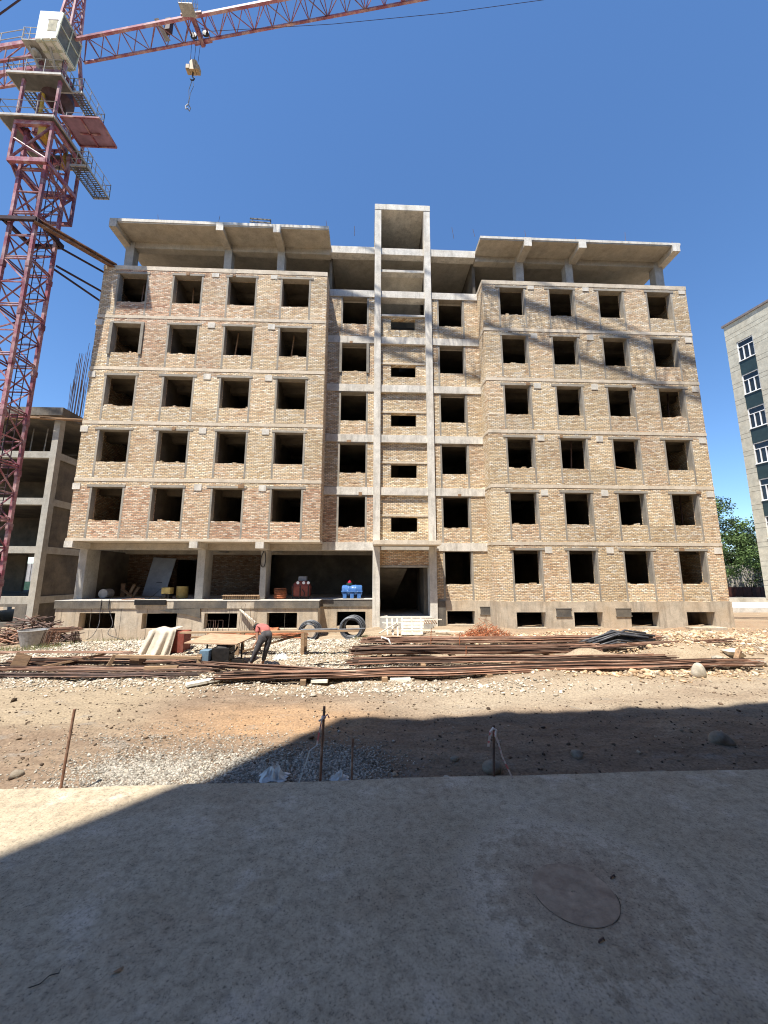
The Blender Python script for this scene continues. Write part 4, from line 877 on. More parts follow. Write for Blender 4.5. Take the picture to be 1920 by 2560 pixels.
# ------------------------------------------------------------------ scattered stones (numpy)
def scatter(name, N, pos_fn, size_fn, mat, zsink=.25):
    t = (1+5**.5)/2
    iv = np.array([(-1, t, 0), (1, t, 0), (-1, -t, 0), (1, -t, 0), (0, -1, t), (0, 1, t), (0, -1, -t), (0, 1, -t), (t, 0, -1), (t, 0, 1), (-t, 0, -1), (-t, 0, 1)], float); iv /= np.linalg.norm(iv[0])
    fv = np.array([(0, 11, 5), (0, 5, 1), (0, 1, 7), (0, 7, 10), (0, 10, 11), (1, 5, 9), (5, 11, 4), (11, 10, 2), (10, 7, 6), (7, 1, 8), (3, 9, 4), (3, 4, 2), (3, 2, 6), (3, 6, 8), (3, 8, 9), (4, 9, 5), (2, 4, 11), (6, 2, 10), (8, 6, 7), (9, 8, 1)])
    x, y = pos_fn(N); N = len(x); s = size_fn(N)
    V = iv[None]*rng.uniform(.55, 1.25, (N, 12, 1))*np.stack([rng.uniform(.7, 1.4, N), rng.uniform(.6, 1.1, N), rng.uniform(.35, .8, N)], -1)[:, None]*s[:, None, None]
    a = rng.uniform(0, 2*PI, N); ca, sa = np.cos(a)[:, None], np.sin(a)[:, None]
    tl = rng.uniform(-.5, .5, N)[:, None]; X = V[..., 0]; Z = V[..., 2]; V[..., 0], V[..., 2] = X*np.cos(tl)-Z*np.sin(tl), X*np.sin(tl)+Z*np.cos(tl)
    X, Yv = V[..., 0]*ca-V[..., 1]*sa, V[..., 0]*sa+V[..., 1]*ca
    V[..., 0] = X+x[:, None]; V[..., 1] = Yv+y[:, None]; V[..., 2] += (zg(x, y)+s*zsink)[:, None]
    F = (fv[None]+12*np.arange(N)[:, None, None]).reshape(-1, 3)
    me = bpy.data.meshes.new(name); me.vertices.add(N*12); me.vertices.foreach_set('co', V.reshape(-1).astype(np.float32))
    nf = len(F); me.loops.add(nf*3); me.loops.foreach_set('vertex_index', F.reshape(-1).astype(np.int32)); me.polygons.add(nf)
    me.polygons.foreach_set('loop_start', np.arange(0, nf*3, 3, dtype=np.int32)); me.update(calc_edges=True); me.validate()
    at = me.attributes.new('v', 'FLOAT', 'FACE'); at.data.foreach_set('value', np.repeat(rng.uniform(0, 1, N), 20).astype(np.float32))
    me.materials.append(M[mat]); o = bpy.data.objects.new(name, me); C.objects.link(o); tag(o, kind='stuff'); return o
def blobs(lst):
    def f(N):
        xs, ys = [], []; tot = sum(b[4] for b in lst)
        for cx, cy, rx, ry, w in lst:
            k = int(N*w/tot); a = rng.normal(0, .55, (k, 2)); xs.append(cx+rx*a[:, 0]); ys.append(cy+ry*a[:, 1])
        x, y = np.concatenate(xs), np.concatenate(ys); k = (y > -13.80+.017*x) & (y < -.25) & ~((x > .3) & (x < 3.4) & (y > -.6)) & ~((y > -1.2) & (x > -2) & (x < 6.3)); return x[k], y[k]
    return f
o = scatter('gravel', 30000, blobs([(-8, -5.4, 3.5, 1.5, 4), (-2, -5.0, 2.6, 2.2, 3), (-5, -4.0, 4, 1.2, 2), (-11, -7.5, 3, 1.3, 2), (-6.5, -9.0, 4, .7, 1), (-1, -8, 3, .8, 1), (.5, -9.9, 4, .5, .8)]), lambda n: rng.gamma(3, .0062, n)+.008, 'stone')
tag(o, 'field of pale crushed stone around the steel bars', 'gravel')
o = scatter('fine_gravel', 19000, blobs([(-2.9, -13.5, 1.0, .42, 3.2), (-1.6, -13.45, .7, .45, 1.8), (-.5, -13.45, .8, .45, 2.6), (-3, -12.6, 2, .6, .5)]), lambda n: rng.gamma(4, .0022, n)+.004, 'grey_gravel')
tag(o, 'fine grey gravel spread along the slab edge', 'gravel')
o = scatter('rubble', 14000, blobs([(13, -3.0, 4, 1.6, 4), (9, -2.6, 4, .9, 2), (16, -5.5, 3, 2, 2), (11, -6.2, 2.5, .8, 1), (6, -4.9, 3, .5, .8), (7.5, -8.9, 3.5, .5, .8), (20, 0, 3, 3, 1)]), lambda n: rng.gamma(2.2, .014, n)+.014, 'rubble')
tag(o, 'broken brick and stone rubble beside the right wing', 'rubble')
o = scatter('loose_pebbles', 4500, lambda N: (rng.uniform(-9, 12, N), rng.uniform(-13.8, -7.5, N)), lambda n: rng.gamma(1.6, .0045, n)+.004, 'dust_stone')
tag(o, 'scattered pebbles on the brown soil', 'pebbles')
o = scatter('dark_clods', 2500, lambda N: (rng.uniform(-9, 10, N), rng.uniform(-13.8, -9.5, N)), lambda n: rng.gamma(1.6, .006, n)+.004, 'clod')
tag(o, 'dark soil clods on the trodden ground', 'soil')
# grass
m = MB()
for cx, cy, rx, ry, n in ((-11.3, -5.2, 1.6, .35, 520), (-9.8, -3.6, 1.2, .5, 240), (.0, -2.9, .7, .35, 160), (-12.9, -5.1, .8, .3, 150), (-.5, -6.1, 1.3, .4, 100)):
    for i in range(n):
        x, y = random.gauss(cx, rx*.5), random.gauss(cy, ry*.5); z = zf(x, y)-.01; h = rv(.06, .24); dx, dy = rv(-.08, .08), rv(-.08, .08); m.val = rv()
        m.face([(x-.006, y, z), (x+.006, y, z), (x+dx, y+dy, z+h)])
o = m.build('grass', 'grass'); tag(o, 'sparse dry grass beside the stirrups and platform', 'grass', kind='stuff')

# ------------------------------------------------------------------ worker
def skinmesh(name, pts, edges, mat, parent, sub=2):
    me = bpy.data.meshes.new(name); org = ORG[parent.name]
    me.from_pydata([tuple(Vector(p[0])-org) for p in pts], edges, []); o = bpy.data.objects.new(name, me); C.objects.link(o)
    o.modifiers.new('skin', 'SKIN'); sd = o.modifiers.new('sub', 'SUBSURF'); sd.levels = sub; sd.render_levels = sub
    for i, p in enumerate(pts):
        r = p[1]; me.skin_vertices[0].data[i].radius = r if isinstance(r, tuple) else (r, r)
        me.skin_vertices[0].data[i].use_root = (i == 0)
    dg = bpy.context.evaluated_depsgraph_get(); dg.update(); nm = bpy.data.meshes.new_from_object(o.evaluated_get(dg))
    o.modifiers.clear(); o.data = nm; nm.materials.clear(); nm.materials.append(M[mat]); nm.polygons.foreach_set('use_smooth', [True]*len(nm.polygons)); nm.name = name
    o.parent = parent; ORG[o.name] = org; return o
def worker():
    W = root('person', (-3.05, -7.85, 0), 'worker in a faded red t-shirt and grey trousers bending over the steel bars', 'person')
    z0 = .06
    V = lambda x, y, z: (-3.0+x, -7.8+y, z0+z)
    pel = V(.14, -.02, .83); belly = V(.07, .10, .93); chest = V(-.08, .26, 1.03); neck = V(-.20, .36, 1.03); hd = V(-.27, .42, .96); face = V(-.33, .47, .90)
    hl, hr = V(.05, -.08, .80), V(.22, .02, .80); kl, kr = V(-.08, -.17, .44), V(.15, -.02, .44); al, ar = V(-.22, -.13, .07), V(.05, .10, .07); tl, tr = V(-.36, -.08, .03), V(-.05, .22, .03)
    sl, sr = V(-.16, .14, 1.02), V(-.02, .38, 1.02); el, er = V(-.14, .05, .76), V(-.10, .42, .76); wl, wr = V(-.05, -.06, .58), V(-.26, .36, .55)
    # bare body in one surface: legs, torso, head, arms and fingers
    p = [(pel, (.13, .10)), (belly, (.125, .10)), (chest, (.15, .11)), (neck, .058), (hd, (.085, .10)), (face, (.06, .07)), (hl, .085), (kl, .058), (al, .038), (hr, .085), (kr, .058), (ar, .038),
         (sl, .055), (el, .042), (wl, .027), (sr, .055), (er, .042), (wr, .027), (V(-.28, -.105, .03), .036), (tl, .026), (V(0, .165, .03), .036), (tr, .026)]
    e = [(0, 1), (1, 2), (2, 3), (3, 4), (4, 5), (0, 6), (6, 7), (7, 8), (0, 9), (9, 10), (10, 11), (2, 12), (12, 13), (13, 14), (2, 15), (15, 16), (16, 17), (8, 18), (18, 19), (11, 20), (20, 21)]
    for wi, w, d in ((14, Vector(wl), Vector((.05, -.07, -.10))), (17, Vector(wr), Vector((-.06, -.05, -.10)))):
        d.normalize(); s = d.cross(Vector((0, 0, 1))).normalized(); u = s.cross(d)
        p.append((tuple(w+d*.06), (.032, .018))); ip = len(p)-1; e.append((wi, ip))
        for k, (off, ln) in enumerate(((-.026, .062), (-.009, .075), (.009, .07), (.026, .055))):
            a = w+d*.095+s*off; b = a+d*ln*.5-u*.008; c = b+d*ln*.45-u*.022
            n = len(p); p += [(tuple(a), .0095), (tuple(b), .0085), (tuple(c), .007)]; e += [(ip, n), (n, n+1), (n+1, n+2)]
        a = w+d*.04+s*.036; b = a+d*.03+s*.016-u*.012; n = len(p); p += [(tuple(a), .011), (tuple(b), .0085)]; e += [(ip, n), (n, n+1)]
    body = skinmesh('body', p, e, 'skin', W)
    # nose and ears as small bumps on the head
    m = MB(); h = Vector(hd); f = (Vector(face)-h).normalized(); sd = f.cross(Vector((0, 0, 1))).normalized()
    m.rock(tuple(h+f*.13+Vector((0, 0, .0))), .016, .016, .022, 2, 0); m.build('nose', 'skin', W, True)
    for k in (-1, 1): m = MB(); m.rock(tuple(h+sd*.088*k+f*.02), .014, .022, .03, 2, 0); m.build('ear', 'skin', W, True)
    m = MB(); m.rock(tuple(h-f*.022+Vector((0, 0, .022))), .102, .105, .10, 3, .05, 3); m.build('hair', 'hair', W, True)
    skinmesh('shirt', [(tuple(Vector(pel).lerp(Vector(belly), .25)), (.150, .122)), (belly, (.152, .125)), (chest, (.172, .135)), (tuple(Vector(chest).lerp(Vector(neck), .62)), .078), (sl, .078), (tuple(Vector(sl).lerp(Vector(el), .62)), .066), (sr, .078), (tuple(Vector(sr).lerp(Vector(er), .62)), .066)],
             [(0, 1), (1, 2), (2, 3), (2, 4), (4, 5), (2, 6), (6, 7)], 'shirt', W)
    skinmesh('trousers', [(pel, (.150, .125)), (tuple(Vector(pel).lerp(Vector(belly), .5)), (.142, .118)), (hl, .105), (kl, .078), (tuple(Vector(al)+Vector((.0, .0, .03))), .062), (hr, .105), (kr, .078), (tuple(Vector(ar)+Vector((0, 0, .03))), .062)],
             [(0, 1), (0, 2), (2, 3), (3, 4), (0, 5), (5, 6), (6, 7)], 'trousers', W)
    for a, b, c in ((al, V(-.28, -.105, .02), tl), (ar, V(0, .165, .02), tr)):
        skinmesh('shoe', [(tuple(Vector(a)+Vector((.02, 0, -.03))), .045), (b, (.05, .042)), (c, (.045, .034))], [(0, 1), (1, 2)], 'shoe', W)
worker()

# ------------------------------------------------------------------ tower crane
def crane():
    K = root('tower_crane', (-16.95, -1.8, 0), 'dark red lattice tower crane with a white cab standing left of the brick building', 'crane')
    x0, x1, y0, y1 = -17.55, -16.35, -2.4, -1.2
    def lattice(m, z0, z1, n, X, Yy, r, hr):
        """bracing of a square mast"""
        c = [(X[0], Yy[0]), (X[1], Yy[0]), (X[1], Yy[1]), (X[0], Yy[1])]; dz = (z1-z0)/n
        for i in range(n):
            za, zb = z0+i*dz, z0+(i+1)*dz
            for k in range(4):
                a, b = c[k], c[(k+1) % 4]; m.val = rv()
                if i % 2: a, b = b, a
                m.bar((*a, za), (*b, zb), r, 5); m.val = rv(); m.bar((*a, za), (*b, za), hr if i % 2 == 0 else r, 5)
                if i % 2 == 0: m.bar((*a, za+.12), (*b, za+.12), r, 5)
    for cx, cy in ((x0, y0), (x1, y0), (x1, y1), (x0, y1)):
        m = MB(); z = -.3
        while z < 25.0:
            m.val = rv(.2, 1); m.beam((cx, cy, z), (cx, cy, min(z+2.5, 25)), .14, .14, (0, 1, 0)); m.val = rv(.1, .6); m.beam((cx, cy, z-.14), (cx, cy, z+.14), .185, .185, (0, 1, 0)); z += 2.5
        m.build('mast_leg', 'crane', K)
    m = MB(); lattice(m, .0, 25.0, 20, (x0, x1), (y0, y1), .037, .045); m.build('mast_bracing', 'crane', K)
    m = MB()      # access ladder inside the mast
    lx, ly = -16.8, -1.42
    for dx in (-.2, .2): m.bar((lx+dx, ly, 0), (lx+dx, ly, 25), .022, 5)
    for k in range(82): m.bar((lx-.2, ly, .3*k+.2), (lx+.2, ly, .3*k+.2), .014, 4)
    m.build('ladder', 'crane_dark', K)
    # climbing frame
    fx0, fx1, fy0, fy1 = -17.85, -16.05, -2.72, -.88
    m = MB()
    for z in (22.7, 24.9):
        m.val = .9; m.beam((fx0, fy0, z), (fx1, fy0, z), .16, .24); m.beam((fx0, fy1, z), (fx1, fy1, z), .14, .2); m.beam((fx0, fy0, z), (fx0, fy1, z), .14, .2); m.beam((fx1, fy0, z), (fx1, fy1, z), .14, .2)
    for a in (fx0, fx1):
        for b in (fy0, fy1): m.val = rv(); m.beam((a, b, 20.9 if b == fy1 else 22.6), (a, b, 27.6), .12, .12, (0, 1, 0))
    for a, b in (((fx0, fy0, 22.8), (fx1, fy0, 24.8)), ((fx1, fy0, 22.8), (fx0, fy0, 24.0)), ((fx1, fy0, 22.8), (fx1, fy1, 20.9)), ((fx0, fy0, 22.8), (fx0, fy1, 20.9)), ((fx0, fy1, 21), (fx1, fy1, 22.7)), ((fx1, fy0, 25), (fx1, fy1, 27)), ((fx0, fy1, 25), (fx1, fy1, 27.4))): m.val = rv(); m.bar(a, b, .06, 6)
    m.val = .5; m.beam((fx0, fy1, 21), (fx1, fy1, 21), .12, .18)
    m.build('climbing_frame', 'crane', K)
    m = MB(); m.bar((-16.6, -1.2, 24.2), (-16.6, -1.2, 27.2), .10, 10); m.bar((-17.3, -2.2, 25.3), (-17.3, -2.2, 27.5), .08, 10); m.box(-16.75, -16.4, -2.7, -2.2, 24.3, 25.0); m.build('hydraulic_ram', 'ochre', K)
    def platform(X0, X1, Y0, Y1, z, rails=True, mat='mesh_floor', hole=None, grate=False):
        m = MB(); m.val = .6
        if hole:
            hx0, hx1, hy0, hy1 = hole; m.box(X0, hx0, Y0, Y1, z-.05, z); m.box(hx1, X1, Y0, Y1, z-.05, z); m.box(hx0, hx1, Y0, hy0, z-.05, z); m.box(hx0, hx1, hy1, Y1, z-.05, z)
        else: m.box(X0, X1, Y0, Y1, z-.05, z)
        if grate:
            m = MB(); m.val = .6; k = int((Y1-Y0)/.11)
            for i in range(k+1): m.beam((X0, Y0+i*(Y1-Y0)/k, z-.03), (X1, Y0+i*(Y1-Y0)/k, z-.03), .03, .03)
            for i in range(4): m.beam((X0+i*(X1-X0)/3, Y0, z-.05), (X0+i*(X1-X0)/3, Y1, z-.05), .04, .05)
        p = m.build('work_platform', mat, K)
        m = MB(); m.val = 1
        for a, b in (((X0, Y0), (X1, Y0)), ((X1, Y0), (X1, Y1)), ((X1, Y1), (X0, Y1)), ((X0, Y1), (X0, Y0))): m.beam((*a, z), (*b, z), .06, .12)
        m.build('edge_beam', 'galv', p)
        if rails:
            m = MB()
            for a, b in (((X0, Y0), (X1, Y0)), ((X1, Y0), (X1, Y1)), ((X1, Y1), (X0, Y1)), ((X0, Y1), (X0, Y0))):
                for h in (.45, .9): m.bar((*a, z+h), (*b, z+h), .018, 5)
                for t in (0, .33, .67, 1): q = (a[0]+(b[0]-a[0])*t, a[1]+(b[1]-a[1])*t); m.bar((*q, z), (*q, z+.92), .018, 5)
            m.build('guard_rail', 'galv', p)
        return p
    platform(-18.55, -15.85, -2.95, -.35, 25.1, hole=(-17.7, -16.2, -2.5, -1.1))
    platform(-16.0, -15.15, -1.5, .3, 24.0, grate=True)
    m = MB(); m.val = .5; m.box(-15.55, -13.65, -2.95, -1.6, 25.16, 25.2); p = m.build('loading_panel', 'mesh_panel', K)
    m = MB()
    for a, b in (((-15.55, -2.95), (-13.65, -2.95)), ((-13.65, -2.95), (-13.65, -1.6)), ((-13.65, -1.6), (-15.55, -1.6)), ((-15.55, -1.6), (-15.55, -2.95)), ((-14.6, -2.95), (-14.6, -1.6)), ((-15.1, -2.2), (-14.1, -2.2))): m.beam((*a, 25.12), (*b, 25.12), .06, .08)
    m.build('panel_frame', 'crane', p)
    m = MB()
    for x in (-15.3, -14.5): m.bar((x, -2.9, 25.2), (x, -2.9, 25.45), .015, 5)
    m.bar((-15.3, -2.9, 25.45), (-14.5, -2.9, 25.45), .015, 5); m.build('panel_handle', 'galv', p)
    platform(-18.55, -15.85, -2.95, -2.2, 27.72)
    platform(-15.9, -15.35, -2.2, -.6, 27.75, grate=True)
    platform(-18.5, -17.9, -2.2, -.7, 27.75, rails=False, grate=True)
    # slewing unit
    m = MB(); m.lathe([(.4, .2), (.62, .45), (.72, .55), (.72, .8), (.6, .95), (.6, 1.3)], (-16.95, -1.8, 27.2), 'Z', 24); m.build('slewing_ring', 'crane_dark', K)
    m = MB(); lattice(m, 25.0, 27.4, 2, (-17.4, -16.5), (-2.25, -1.35), .04, .05)
    for a in (-17.4, -16.5):
        for b in (-2.25, -1.35): m.beam((a, b, 25), (a, b, 27.4), .12, .12, (0, 1, 0))
    m.build('slewing_mast', 'crane', K)
    m = MB(); m.val = .3; m.box(-17.75, -16.2, -2.5, -1.0, 28.5, 28.7); m.beam((-17.6, -2.4, 28.7), (-17.4, -2.2, 31.2), .14, .14); m.beam((-16.3, -2.4, 28.7), (-16.5, -2.2, 31.2), .14, .14); m.beam((-17.6, -1.1, 28.7), (-17.4, -1.4, 31.2), .14, .14); m.beam((-16.3, -1.1, 28.7), (-16.5, -1.4, 31.2), .14, .14); m.build('slewing_table', 'crane', K)
    # apex
    A = [(-17.35, -2.2), (-16.55, -2.2), (-16.55, -1.4), (-17.35, -1.4)]; T = (-16.75, -1.8)
    m = MB(); n = 9; z0, z1 = 31.0, 39.0; pts = [[(a[0]+(T[0]-a[0])*.8*i/n, a[1]+(T[1]-a[1])*.8*i/n, z0+(z1-z0)*i/n) for a in A] for i in range(n+1)]
    for k in range(4): m.val = rv(); m.beam(pts[0][k], pts[n][k], .11, .11, (0, 1, 0))
    for i in range(n):
        for k in range(4): m.val = rv(); m.bar(pts[i][k], pts[i+1][(k+1) % 4], .03, 5); m.bar(pts[i][(k+1) % 4], pts[i+1][k], .025, 5); m.bar(pts[i][k], pts[i][(k+1) % 4], .03, 5)
    m.build('apex_tower', 'crane', K)
    # cab
    cx0, cx1, cy0, cy1, cz0, cz1 = -17.15, -16.1, -3.25, -1.95, 29.42, 31.25
    cab = bpy.data.objects.new('cab', bpy.data.meshes.new('cab')); 
    m = MB(); vs = [(cx0, cy0, cz0), (cx1-.06, cy0, cz0+.12), (cx1-.06, cy1, cz0+.12), (cx0, cy1, cz0), (cx0, cy0, cz1), (cx1+.1, cy0, cz1), (cx1+.1, cy1, cz1), (cx0, cy1, cz1)]
    m.val = .8; m.add(vs, [(3, 2, 1, 0), (4, 5, 6, 7), (0, 1, 5, 4), (2, 3, 7, 6), (3, 0, 4, 7), (1, 2, 6, 5)]); cab = m.build('cab', 'white_paint', K)
    m = MB(); m.box(cx0+.52, cx1-.1, cy0-.012, cy0, cz0+.55, cz0+1.25); m.build('window', 'glass_pale', cab)
    m = MB(); m.box(cx0+.48, cx1-.06, cy0-.018, cy0-.013, cz0+1.25, cz0+1.31); m.build('window_visor', 'roof_edge', cab)
    m = MB(); e = .012
    for ya, yb in ((cy0+.06, (cy0+cy1)/2-.03), ((cy0+cy1)/2+.03, cy1-.06)):
        for za, zb in ((.08, .52), (.56, .94)):
            f = lambda y, t: (cx1-.06+.16*t+e, y, cz0+.12+(cz1-cz0-.12)*t); m.face([f(ya, za), f(yb, za), f(yb, zb), f(ya, zb)])
    m.build('front_window', 'cab_glass', cab)
    m = MB()
    for t in (0.04, .54, .98): m.beam((cx1-.06+.16*t+.02, cy0, cz0+.12+1.71*t), (cx1-.06+.16*t+.02, cy1, cz0+.12+1.71*t), .04, .06)
    for y in (cy0+.02, (cy0+cy1)/2, cy1-.02): m.beam((cx1-.04, y, cz0+.12), (cx1+.12, y, cz1), .05, .04)
    m.build('window_frame', 'cream', cab)
    m = MB(); m.val = .4
    for y in (cy0+.1, cy0+.5, cy0+.9, cy1-.05): m.beam((cx0, y, cz0-.03), (cx1-.06, y, cz0+.09), .06, .07)
    m.beam((cx0+.3, cy0, cz0), (cx0+.3, cy1, cz0), .07, .08); m.beam((cx0+.75, cy0, cz0+.05), (cx0+.75, cy1, cz0+.05), .07, .08); m.build('floor_frame', 'cream', cab)
    m = MB(); m.box(cx0+.55, cx0+.8, cy0+.2, cy0+.45, cz1, cz1+.14); m.build('roof_lamp', 'machine', cab)
    m = MB(); m.box(cx0-.72, cx0, cy0+.05, cy1, cz0-.02, cz0+.04); m.build('side_walkway', 'galv', cab)
    m = MB()
    for h in (.4, .8): m.tube([(cx0, cy0+.06, cz0+h), (cx0-.7, cy0+.06, cz0+h), (cx0-.7, cy1, cz0+h)], .018, 5)
    for q in ((cx0-.03, cy0+.06), (cx0-.36, cy0+.06), (cx0-.7, cy0+.06), (cx0-.7, cy1)): m.bar((*q, cz0), (*q, cz0+.82), .018, 5)
    m.build('guard_rail', 'galv', cab)
    m = MB(); m.rock((cx0-.3, cy0+.5, cz0-.18), .2, .25, .14, 2, .05, 5); m.beam((cx0-.5, cy0+.3, cz0), (cx0-.2, cy1+.2, cz0-1.4), .1, .1); m.beam((cx0+.5, cy0+.3, cz0), (cx0+.3, cy1+.1, cz0-1.0), .09, .09); m.build('cab_bracket', 'galv', cab)
    # jib
    D = Vector((1, -.152, .035)); D.normalize(); S = Vector((-D.y, D.x, 0)).normalized(); O = Vector((-16.3, -1.85, 31.0)); Lj = 38; n = 38; st = Lj/n
    nb, fb, tp = [], [], []
    for i in range(n+1):
        c = O+D*(i*st); nb.append(c-S*.46); fb.append(c+S*.46); tp.append(c+D*(st/2)+Vector((0, 0, .95)))
    m = MB()
    for ch, w in ((nb, .13), (fb, .10), (tp[:-1], .13)):
        for a, b in zip(ch[:-1:2], ch[2::2]): m.val = rv(.5, 1); m.beam(a, b, w, w)
    m.build('jib_chords', 'crane', K)
    m = MB()
    for i in range(n):
        m.val = rv()
        for a, b, r in ((nb[i], tp[i], .024), (nb[i+1], tp[i], .024), (fb[i], tp[i], .024), (fb[i+1], tp[i], .024), (nb[i], fb[i], .026), (nb[i] if i % 2 else nb[i+1], fb[i+1] if i % 2 else fb[i], .024)): m.bar(a, b, r, 5)
    m.build('jib_bracing', 'crane', K)
    # small winch box and access panel on the jib
    c = O+D*5.4; m = MB(); m.beam(c-S*.05+Vector((0, 0, .08)), c-S*.05+Vector((0, 0, .85)), .3, .25, tuple(S)); m.build('jib_winch', 'crane_dark', K)
    m = MB(); m.face([O+D*4.7-S*.3+Vector((0, 0, .7)), O+D*4.95-S*.3+Vector((0, 0, .7)), O+D*5.3+S*.3+Vector((0, 0, .1)), O+D*5.0+S*.3+Vector((0, 0, .1))]); m.build('jib_panel', 'galv', K)
    # trolley, ropes, hook block
    c = O+D*7.05; m = MB(); m.val = .4
    m.beam(c-D*.55-S*.6, c+D*.55-S*.55, .08, .1); m.beam(c-D*.5+S*.55, c+D*.5+S*.55, .08, .1); m.beam(c-D*.45-S*.55, c-D*.45+S*.55, .07, .09); m.beam(c+D*.45-S*.55, c+D*.45+S*.55, .07, .09); m.beam(c-S*.6+Vector((0, 0, .05)), c+S*.6-Vector((0, 0, .16)), .2, .22); m.build('trolley', 'crane', K)
    for sgn in (-.35, .35):
        m = MB(); m.lathe([(.05, -.06), (.17, -.05), (.17, .05), (.05, .06)], tuple(c+D*sgn+S*.2-Vector((0, 0, .05))), 'Y', 14); m.build('sheave', 'machine', K)
    m = MB(); b0 = c-S*.85-Vector((0, 0, .35)); m.box(b0.x-.35, b0.x+.35, b0.y-.25, b0.y+.25, b0.z+.05, b0.z+.09); bk = m.build('basket', 'galv', K)
    m = MB()
    for i in range(5):
        for q in ((b0.x-.35+.175*i, b0.y-.25), (b0.x-.35+.175*i, b0.y+.25)): m.bar((*q, b0.z+.05), (*q, b0.z+.95), .014, 4)
    for h in (.4, .65, .95): m.tube([(b0.x-.35, b0.y-.25, b0.z+h), (b0.x+.35, b0.y-.25, b0.z+h), (b0.x+.35, b0.y+.25, b0.z+h), (b0.x-.35, b0.y+.25, b0.z+h), (b0.x-.35, b0.y-.25, b0.z+h)], .014, 4)
    m.build('guard_rail', 'galv', bk)
    hz = 28.6; m = MB()
    for dx in (-.28, -.0, .28): m.bar(tuple(c+D*dx), (c.x+dx*.7, c.y, hz+.4), .012, 4)
    m.build('hoist_rope', 'crane_dark', K)
    hk = MB(); hk.val = .7; hk.lathe([(.06, -.09), (.2, -.08), (.2, .08), (.06, .09)], (c.x, c.y, hz+.28), 'Y', 16); hk.box(c.x-.13, c.x+.13, c.y-.14, c.y+.14, hz-.25, hz+.3); hb = hk.build('hook_block', 'tanblock', K)
    for sx in (-1, 1): m = MB(); m.val = .5; m.box(c.x+sx*.24-.10, c.x+sx*.24+.10, c.y-.15, c.y+.15, hz-.24, hz+.06); m.build('ballast', 'tanblock', hb, bevel=.03)
    m = MB(); m.tube([(c.x, c.y, hz-.25), (c.x, c.y, hz-.55), (c.x+.1, c.y, hz-.66), (c.x+.06, c.y, hz-.76), (c.x-.06, c.y, hz-.76), (c.x-.1, c.y, hz-.68)], .035, 6); m.build('hook', 'machine', hb)
    m = MB(); m.tube([(c.x, c.y, hz-.72), (c.x-.12, c.y, hz-1.4), (c.x-.06, c.y, hz-1.9), (c.x-.08, c.y, hz-2.35)], .016, 5); m.tube([(c.x+.02, c.y, hz-.72), (c.x+.1, c.y, hz-1.15), (c.x-.02, c.y, hz-1.6), (c.x-.05, c.y, hz-2.2)], .012, 5); m.tube([(c.x-.08, c.y, hz-2.3), (c.x-.2, c.y, hz-2.45), (c.x-.17, c.y, hz-2.6), (c.x-.08, c.y, hz-2.55)], .025, 5); m.tube([(c.x-.08, c.y, hz-2.3), (c.x+.03, c.y+.05, hz-2.45), (c.x+.0, c.y+.05, hz-2.66), (c.x-.08, c.y, hz-2.6)], .025, 5); m.build('sling', 'steel', hb)
    m = MB(); m.tube([(-9.4, -3.2, 30.9), (-8.2, -3.6, 29.93), (-2, -4.35, 29.5), (3.61, -5, 29.44), (8.1, -5.5, 29.65), (18, -7, 31.4)], .011, 4); m.build('trolley_rope', 'crane_dark', K)
    # counter jib
    O2 = Vector((-17.5, -1.8, 31.0)); D2 = Vector((-1, .152, 0)).normalized(); m = MB()
    for sgn in (-.5, .5):
        a, b = O2+S*sgn, O2+D2*12+S*sgn; m.val = .8; m.beam(a, b, .14, .26); m.val = .5; m.beam(a-Vector((0, 0, 1.0)), b-Vector((0, 0, 1.0)), .1, .12)
        for i in range(10): p, q = a+D2*(1.2*i), a+D2*(1.2*(i+1)); m.bar(p, q-Vector((0, 0, 1)), .03, 5); m.bar(q, q-Vector((0, 0, 1)), .03, 5)
    for i in range(11): p = O2+D2*(1.2*i)-Vector((0, 0, 1)); m.bar(p-S*.5, p+S*.5, .03, 5); m.bar(p-S*.5, p+D2*1.2+S*.5, .025, 5)
    m.build('counter_jib', 'crane', K)
    m = MB()
    for sgn in (-.5, .5):
        for h in (.5, 1.0): m.bar(O2+D2*1.5+S*sgn+Vector((0, 0, h)), O2+D2*12+S*sgn+Vector((0, 0, h)), .02, 5)
        for i in range(8): p = O2+D2*(1.5+1.4*i)+S*sgn; m.bar(p, p+Vector((0, 0, 1.0)), .02, 5)
    m.build('counter_jib_rail', 'galv', K)
    m = MB(); ap = Vector((-16.75, -1.8, 38.5))
    for sgn in (-.45, .45): m.bar(ap, O2+D2*11+S*sgn, .045, 6)
    m.bar(ap, O+D*16+Vector((0, 0, 1)), .045, 6); m.bar(ap, O+D*32+Vector((0, 0, 1)), .045, 6); m.build('tie_rope', 'crane_dark', K)
    # tie to the building
    zc = 19.5; m = MB(); m.val = .3
    cx0_, cx1_, cy0_, cy1_ = x0-.2, x1+.2, y0-.2, y1+.2
    m.beam((cx0_-.15, cy0_, zc), (cx1_, cy0_, zc), .14, .18); m.beam((cx1_, cy0_, zc), (cx1_, cy1_, zc), .14, .18); m.beam((cx0_, cy1_, zc), (cx1_, cy1_, zc), .14, .18); m.beam((cx0_, cy0_, zc), (cx0_, cy1_, zc), .14, .18); m.build('tie_collar', 'crane_dark', K)
    m = MB(); m.val = .9; m.beam((cx1_-.2, cy0_, 19.62), (-14.1, .1, 19.48), .26, .05); m.val = .4; m.beam((cx1_-.1, cy0_+.1, 19.5), (-14.15, .12, 19.38), .05, .2); m.beam((cx1_-.1, cy0_, 19.36), (-14.1, .12, 19.28), .24, .05); m.build('tie_beam', 'rust', K)
